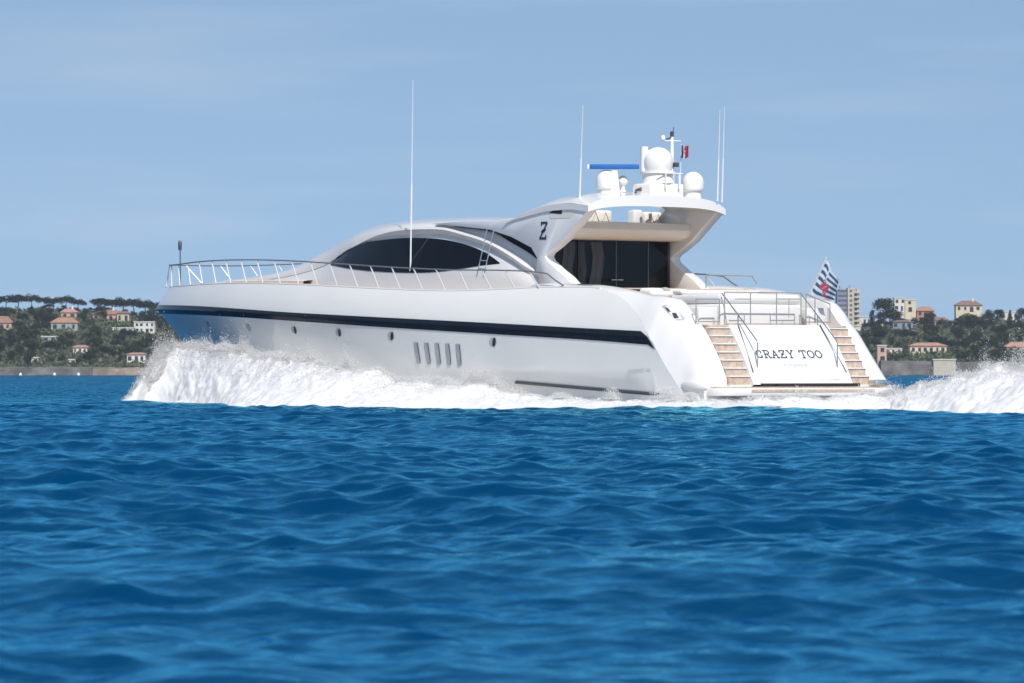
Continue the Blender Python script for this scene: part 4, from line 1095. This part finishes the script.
# apartment tower: left side darkened in its wall colour for shade, pale balconies
yA = YS+330; x0, zt = wpt(837, 288.5, yA); x1, zb = wpt(860.5, 327, yA)
ap = empty('apartment_building', ((x0+x1)/2, yA, zb)); tag(ap, 'tall apartment building with stacked white balconies behind the striped flag', 'building')
wd = (x1-x0)/2; h = zt-zb; k = F/yA
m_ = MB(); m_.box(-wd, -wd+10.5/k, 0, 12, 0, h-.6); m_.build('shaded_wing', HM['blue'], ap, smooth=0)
m_ = MB(); m_.box(-wd+10.6/k, -wd+17/k, -1.2, 12, 0, h+.3); m_.build('wall', HM['beige'], ap, smooth=0)
m_ = MB(); m_.box(-wd+17.1/k, wd-1, .6, 12, 0, h-.2); m_.build('balcony_wing', HM['grey'], ap, smooth=0)
m_ = MB(); m_.box(-wd+3/k, -wd+6/k, 3, 7, h-.595, h+1.5); m_.box(-wd+13/k, -wd+15/k, 3, 7, h+.305, h+1.8); m_.build('roof_box', HM['grey'], ap, smooth=0)
m_ = MB(); m_.box(-wd+20/k, -wd+22/k, -.4, .5, 0, h); m_.build('pillar', HM['beige'], ap, smooth=0)
for i in range(9):
    zz = h-2.6-i*2.6
    if zz < 0: break
    m_ = MB(); m_.box(-wd+17.2/k, wd+.5, -1.5, .55, zz, zz+.95); m_.build('balcony', HM['beige'], ap, smooth=0)
    m_ = MB(); m_.box(-wd+.6/k, -wd+10/k, -.08, .02, zz+.6, zz+1.9); m_.build('window', M['awin'], ap, smooth=0)
    m_ = MB(); m_.box(-wd+12.5/k, -wd+15/k, -1.28, -1.18, zz+.6, zz+1.9); m_.build('window', M['awin'], ap, smooth=0)

# mooring buoys along the left shore
bz = MB(); bz.lathe((0, 0, 0), [(0, -.3), (.45, -.25), (.62, .1), (.55, .55), (.3, .8), (.12, .9), (.12, 1.05), (0, 1.05)], 14); by0 = bz.build('mooring_buoy', M['dome'], None)
for i, (u, lab) in enumerate([(20.5, 'white mooring buoy nearest the left edge of the photo'), (54.5, 'middle white mooring buoy off the left sea wall'), (78.5, 'white mooring buoy just left of the pale rocks')]):
    o = by0 if i == 0 else by0.copy()
    if i: COL.objects.link(o)
    y = YS-160; x, _ = wpt(u, 374, y); o.location = (x, y, .1); o.scale = (1.1, 1.1, 1.2); tag(o, lab, 'buoy', 'mooring buoys off the far shore')

# ------------------------------------------------------------------ trees
def leafmat(name, c1, c2):
    m, t, b = nodes(name); b.inputs['Roughness'].default_value = .8; b.inputs['Specular IOR Level'].default_value = .2
    co = t.nodes.new("ShaderNodeTexCoord"); n = t.nodes.new("ShaderNodeTexNoise"); n.inputs['Scale'].default_value = .55; n.inputs['Detail'].default_value = 3
    oi = t.nodes.new("ShaderNodeObjectInfo"); r = t.nodes.new("ShaderNodeValToRGB")
    r.color_ramp.elements[0].position = .35; r.color_ramp.elements[1].position = .68
    r.color_ramp.elements[0].color = (*c1, 1); r.color_ramp.elements[1].color = (*c2, 1)
    t.links.new(co.outputs['Object'], n.inputs['Vector']); t.links.new(n.outputs['Fac'], r.inputs[0])
    h = t.nodes.new("ShaderNodeHueSaturation"); mr = t.nodes.new("ShaderNodeMapRange"); mr.inputs['To Min'].default_value = .7; mr.inputs['To Max'].default_value = 1.3
    t.links.new(oi.outputs['Random'], mr.inputs['Value']); t.links.new(mr.outputs[0], h.inputs['Value']); t.links.new(r.outputs[0], h.inputs['Color'])
    t.links.new(h.outputs[0], b.inputs['Base Color']); return m
LM = {'pine': leafmat('pine_needles', (.015, .026, .016), (.030, .046, .024)), 'broad': leafmat('broad_leaves', (.016, .034, .015), (.066, .094, .030)),
      'olive': leafmat('olive_leaves', (.045, .060, .034), (.12, .135, .075)), 'cypress': leafmat('cypress_leaves', (.016, .03, .018), (.03, .046, .025))}
M['bark'] = mat('bark', (.12, .085, .06), .9, var=.2)
def crown_mesh(kind, seed):
    rg = np.random.default_rng(seed); lobes = []
    if kind == 'pine':      # umbrella: flat dome of clumps, unit height 1, crown radius ~.62
        for _ in range(16):
            a, r = rg.uniform(0, 6.28), .44*rg.random()**.5; lobes.append((r*math.cos(a), r*math.sin(a), .76-.20*(r/.46)**2+rg.normal(0, .04), .21, .14))
    elif kind == 'broad':
        for _ in range(13):
            a, r, z = rg.uniform(0, 6.28), .28*rg.random()**.6, rg.uniform(.36, .84); f = 1-abs(z-.55)*1.2; lobes.append((r*f*math.cos(a), r*f*math.sin(a), z, .20*rg.uniform(.7, 1.1), .15))
    elif kind == 'olive':
        for _ in range(11):
            a, r = rg.uniform(0, 6.28), .36*rg.random()**.6; lobes.append((r*math.cos(a), r*math.sin(a), rg.uniform(.35, .80)-.25*r, .20, .16))
    else:
        for z in np.linspace(.12, .92, 11): lobes.append((rg.normal(0, .015), rg.normal(0, .015), z, .13*(1.05-z)**.5*1.1, .08))
    vs, fs, ns = [], [], []
    per = 105 if kind != 'cypress' else 60
    for (x, y, z, rx, rz) in lobes:
        for _ in range(per):
            d = rg.normal(0, 1, 3); d /= np.linalg.norm(d); d *= rg.random()**.33
            c = np.array([x+d[0]*rx, y+d[1]*rx, z+d[2]*rz]); e = rg.normal(0, 1, (3, 3)); e /= np.linalg.norm(e, axis=1)[:, None]
            sz = rg.uniform(.018, .038); k = len(vs); nn_ = d/np.linalg.norm(d)+np.array([0, 0, .35])+rg.normal(0, .25, 3); nn_ /= np.linalg.norm(nn_); ns += [tuple(nn_)]*4
            vs += [tuple(c+e[0]*sz), tuple(c+e[1]*sz), tuple(c-e[0]*sz*.8+e[2]*sz*.4), tuple(c-e[1]*sz)]; fs.append((k, k+1, k+2, k+3))
    me = bpy.data.meshes.new('crown'); me.from_pydata(vs, [], fs); me.materials.append(LM[kind]); me.polygons.foreach_set('use_smooth', [True]*len(me.polygons)); me.normals_split_custom_set_from_vertices(ns); return me
def trunk_mesh(kind, seed):
    rg = random.Random(seed); m_ = MB(); top = {'pine': .72, 'broad': .5, 'olive': .42, 'cypress': .3}[kind]
    b_ = (rg.uniform(-.05, .05), rg.uniform(-.05, .05))
    m_.tube([(0, 0, -.12), (b_[0]*.4, b_[1]*.4, top*.5), (b_[0], b_[1], top)], [.034, .026, .016], 6)
    if kind != 'cypress':
        for _ in range(5):
            a = rg.uniform(0, 6.28); z0 = top*rg.uniform(.6, .95); r = rg.uniform(.2, .34); f = z0/top
            m_.tube([(b_[0]*f, b_[1]*f, z0), (b_[0]*f+r*.5*math.cos(a), b_[1]*f+r*.5*math.sin(a), z0+.07), (r*math.cos(a), r*math.sin(a), z0+.12)], [.014, .010, .005], 5)
    o = m_.build('trunk', M['bark'], None, fix=False); me = o.data; bpy.data.objects.remove(o); return me
VAR = {k: [(crown_mesh(k, 10*i+j), trunk_mesh(k, i*7+j)) for i in range(5)] for j, k in enumerate(('pine', 'broad', 'olive', 'cypress'))}
KN = {'pine': 'umbrella_pine', 'broad': 'broadleaf_tree', 'olive': 'olive_tree', 'cypress': 'cypress_tree'}
trg = random.Random(21)
def tree(kind, u, vb, hpx, label, group=None, y=None, wide=1.0):
    if y is None: x, y, z = find_y(u, vb)
    else: x, _ = wpt(u, vb, y); z = hill_z(x, y)
    h = hpx*y/F; zb = z
    root = empty(KN[kind], (x, y, zb), trg.uniform(0, 6.28)); tag(root, label, 'tree', group)
    c, tk_ = VAR[kind][trg.randrange(5)]
    wz = wide*trg.uniform(.9, 1.15)
    for nm_, me in (('crown', c), ('trunk', tk_)):
        o = bpy.data.objects.new(nm_, me); COL.objects.link(o); o.parent = root
        o.scale = (h*wz, h*wz, h) if nm_ == 'crown' else (h, h, h)
    return root
ORD = ['first', 'second', 'third', 'fourth', 'fifth', 'sixth', 'seventh', 'eighth', 'ninth', 'tenth', 'eleventh', 'twelfth']
# skyline pines
for i, (u, vb, hp) in enumerate([(-8,309,18),(6,309,18.5),(18,310,19.5),(32,310,19),(45,309,15.5),(54,310,15),(66,310,17.5),(78,309,14.5)]):
    tree('pine', u, vb, hp, ('dark umbrella pine on the left skyline, %s from the photo edge' % ORD[i]), 'umbrella pines on the left ridge', wide=1.15)
for i, (u, vb, hp) in enumerate([(101,311,18.5),(112,311,19),(123,312,21.5),(134,312,21),(145,312,20),(157,312,19),(168,313,20)]):
    tree('pine', u, vb, hp, ('broad umbrella pine of the clump behind the long terracotta roof, %s from the left' % ORD[i]), 'umbrella pines between the two left houses and the bow', wide=1.2)
# right skyline
for i, (kind, u, vb, hp, wd_, lab) in enumerate([
    ('cypress', 872, 326, 19, 1.5, 'tall narrow dark tree left of the big rounded one on the right ridge'),
    ('broad', 884, 326, 31, 1.1, 'tall rounded dark tree highest on the right ridge beside the white block'),
    ('broad', 893, 325, 22, 1.1, 'dark tree tucked against the left side of the white ridge block'),
    ('olive', 897, 319, 12, 1.2, 'pale bushy tree in front of the white ridge block'),
    ('broad', 914, 314, 11, 1.2, 'small tree at the foot of the sunlit cream block'),
    ('broad', 941, 316, 9, 1.3, 'low tree right of the wide orange tiled house'),
    ('olive', 950, 314, 8, 1.5, 'pale green low tree left of the brown roofed skyline villa'),
    ('broad', 990, 316, 14, 1.3, 'rounded dark tree right of the brown roofed skyline villa'),
    ('broad', 999, 316, 13.5, 1.2, 'second rounded dark tree right of the brown roofed villa'),
    ('cypress', 1010, 316, 12, 1.6, 'pointed dark tree behind the white villa near the right edge'),
    ('broad', 1022, 318, 17, 1.0, 'dark tree cut by the right edge of the photo'),
    ('broad', 975, 317, 9, 1.4, 'dark tree below the brown roofed skyline villa'),
    ('broad', 962, 317, 10, 1.4, 'dark tree under the left end of the brown roofed villa')]):
    tree(kind, u, vb, hp, lab, 'trees on the right ridge', wide=wd_)
HOUSES_L = [(-8,11.5,316,330),(51,77.5,317,331.5),(61,76.5,308,319),(93,129,309,323),(112,154.5,321,333),(41,56,336,342),(73,87,345,354),(127,145.5,352,363)]
HOUSES_R = [(847,868,316,327),(894,916,297,312),(917,948,308,327),(956,982,301,312),(1001,1019,311,319),(909,947,343,354),(933,957,357,376),(877,887,345,364),(880,902,348,354),(893,913,321,329),(1006,1030,342,352)]
def blocked(u, vb, hp, H, r):
    top = vb-hp
    for a, c, t0, b0 in H:
        if u+r > a and u-r < c and vb > b0-1 and top < b0-.5-.42*(b0-t0): return True
    return False
ZL = [(308,318,'between the skyline pines and the houses below'), (318,330,'level with the orange hipped roof'), (330,342,'on the middle slope below the white modern villa'), (342,354,'on the lower slope above the shore huts'), (354,366,'lowest on the left shore behind the sea wall')]
ZR = [(312,322,'just under the right ridge houses'), (322,334,'on the upper right slope'), (334,346,'on the middle right slope above the long cream villa'), (346,358,'around the long cream villa'), (358,366,'by the right sea wall')]
cnt = 0
KW = {'pine': 'dark spreading pine', 'broad': 'dense dark green rounded tree', 'olive': 'pale grey green bushy tree', 'cypress': 'narrow pointed dark tree'}
def fill(u0, u1, zones, H, side, n, seed):
    global cnt
    rg = random.Random(seed); got = []
    tries = 0
    while len(got) < n and tries < 9000:
        tries += 1
        u = rg.uniform(u0, u1); vb = rg.uniform(zones[0][0], zones[-1][1])
        kind = rg.choices(['broad', 'olive', 'pine', 'cypress'], [.52, .26, .14, .08])[0]
        hp = {'broad': rg.uniform(11, 20), 'olive': rg.uniform(7, 12), 'pine': rg.uniform(13, 19), 'cypress': rg.uniform(9, 16)}[kind]
        if vb < zones[0][1]: hp = min(hp, rg.uniform(6, 9.5))
        if blocked(u, vb, hp, H, hp*.33): continue
        if any(math.hypot((u-a)/1.0, (vb-c)*1.25) < 5.6 for a, c in got): continue
        got.append((u, vb))
        zone = next(z[2] for z in zones if vb <= z[1])
        tree(kind, u, vb, hp, KW[kind]+' '+zone, '%ss %s' % (KW[kind], zone), wide=rg.uniform(1.0, 1.35))
    cnt += len(got)
fill(-14, 176, ZL, HOUSES_L, 'left', 125, 4)
fill(862, 1036, ZR, HOUSES_R, 'right', 105, 6)
fill(800, 850, [(322, 334, 'below the tall apartment building')], [], 'mid', 6, 9)
print('trees', cnt)
# undergrowth: the scrub between the trees, uncountable
rg = np.random.default_rng(77); N = 26000
uu = np.where(rg.random(N) < .5, rg.uniform(-30, 180, N), rg.uniform(780, 1060, N)); yy = YS+6+370*rg.random(N)
xx = (uu-512)*yy/F; zz = np.array([hill_z(x, y) for x, y in zip(xx, yy)])+np.abs(rg.normal(0, .8, N))
ce = np.stack([xx, yy, zz], -1); e1 = rg.normal(0, .55, (N, 3)); e2 = rg.normal(0, .55, (N, 3))
vv = np.stack([ce-e1, ce-e2, ce+e1, ce+e2], 1).reshape(-1, 3)
o = bigmesh('undergrowth', vv, np.arange(N*4).reshape(-1, 4), LM['olive'], smooth=False); tag(o, 'low scrub covering the ground between the far trees', 'undergrowth', kind='stuff')

# ------------------------------------------------------------------ haze
m = bpy.data.materials.new('sea_haze'); m.use_nodes = True; t = m.node_tree; t.nodes.clear()
vo = t.nodes.new("ShaderNodeVolumePrincipled"); vo.inputs['Color'].default_value = (.78, .86, .97, 1); vo.inputs['Density'].default_value = .00007; vo.inputs['Anisotropy'].default_value = .2
ou = t.nodes.new("ShaderNodeOutputMaterial"); t.links.new(vo.outputs[0], ou.inputs['Volume'])
hz = MB(); hz.box(-2200, 2200, -2200, 3050, -2.6, 60); o = hz.build('haze', m, None, smooth=0); tag(o, 'thin bluish sea haze over the bay', 'haze', kind='stuff')
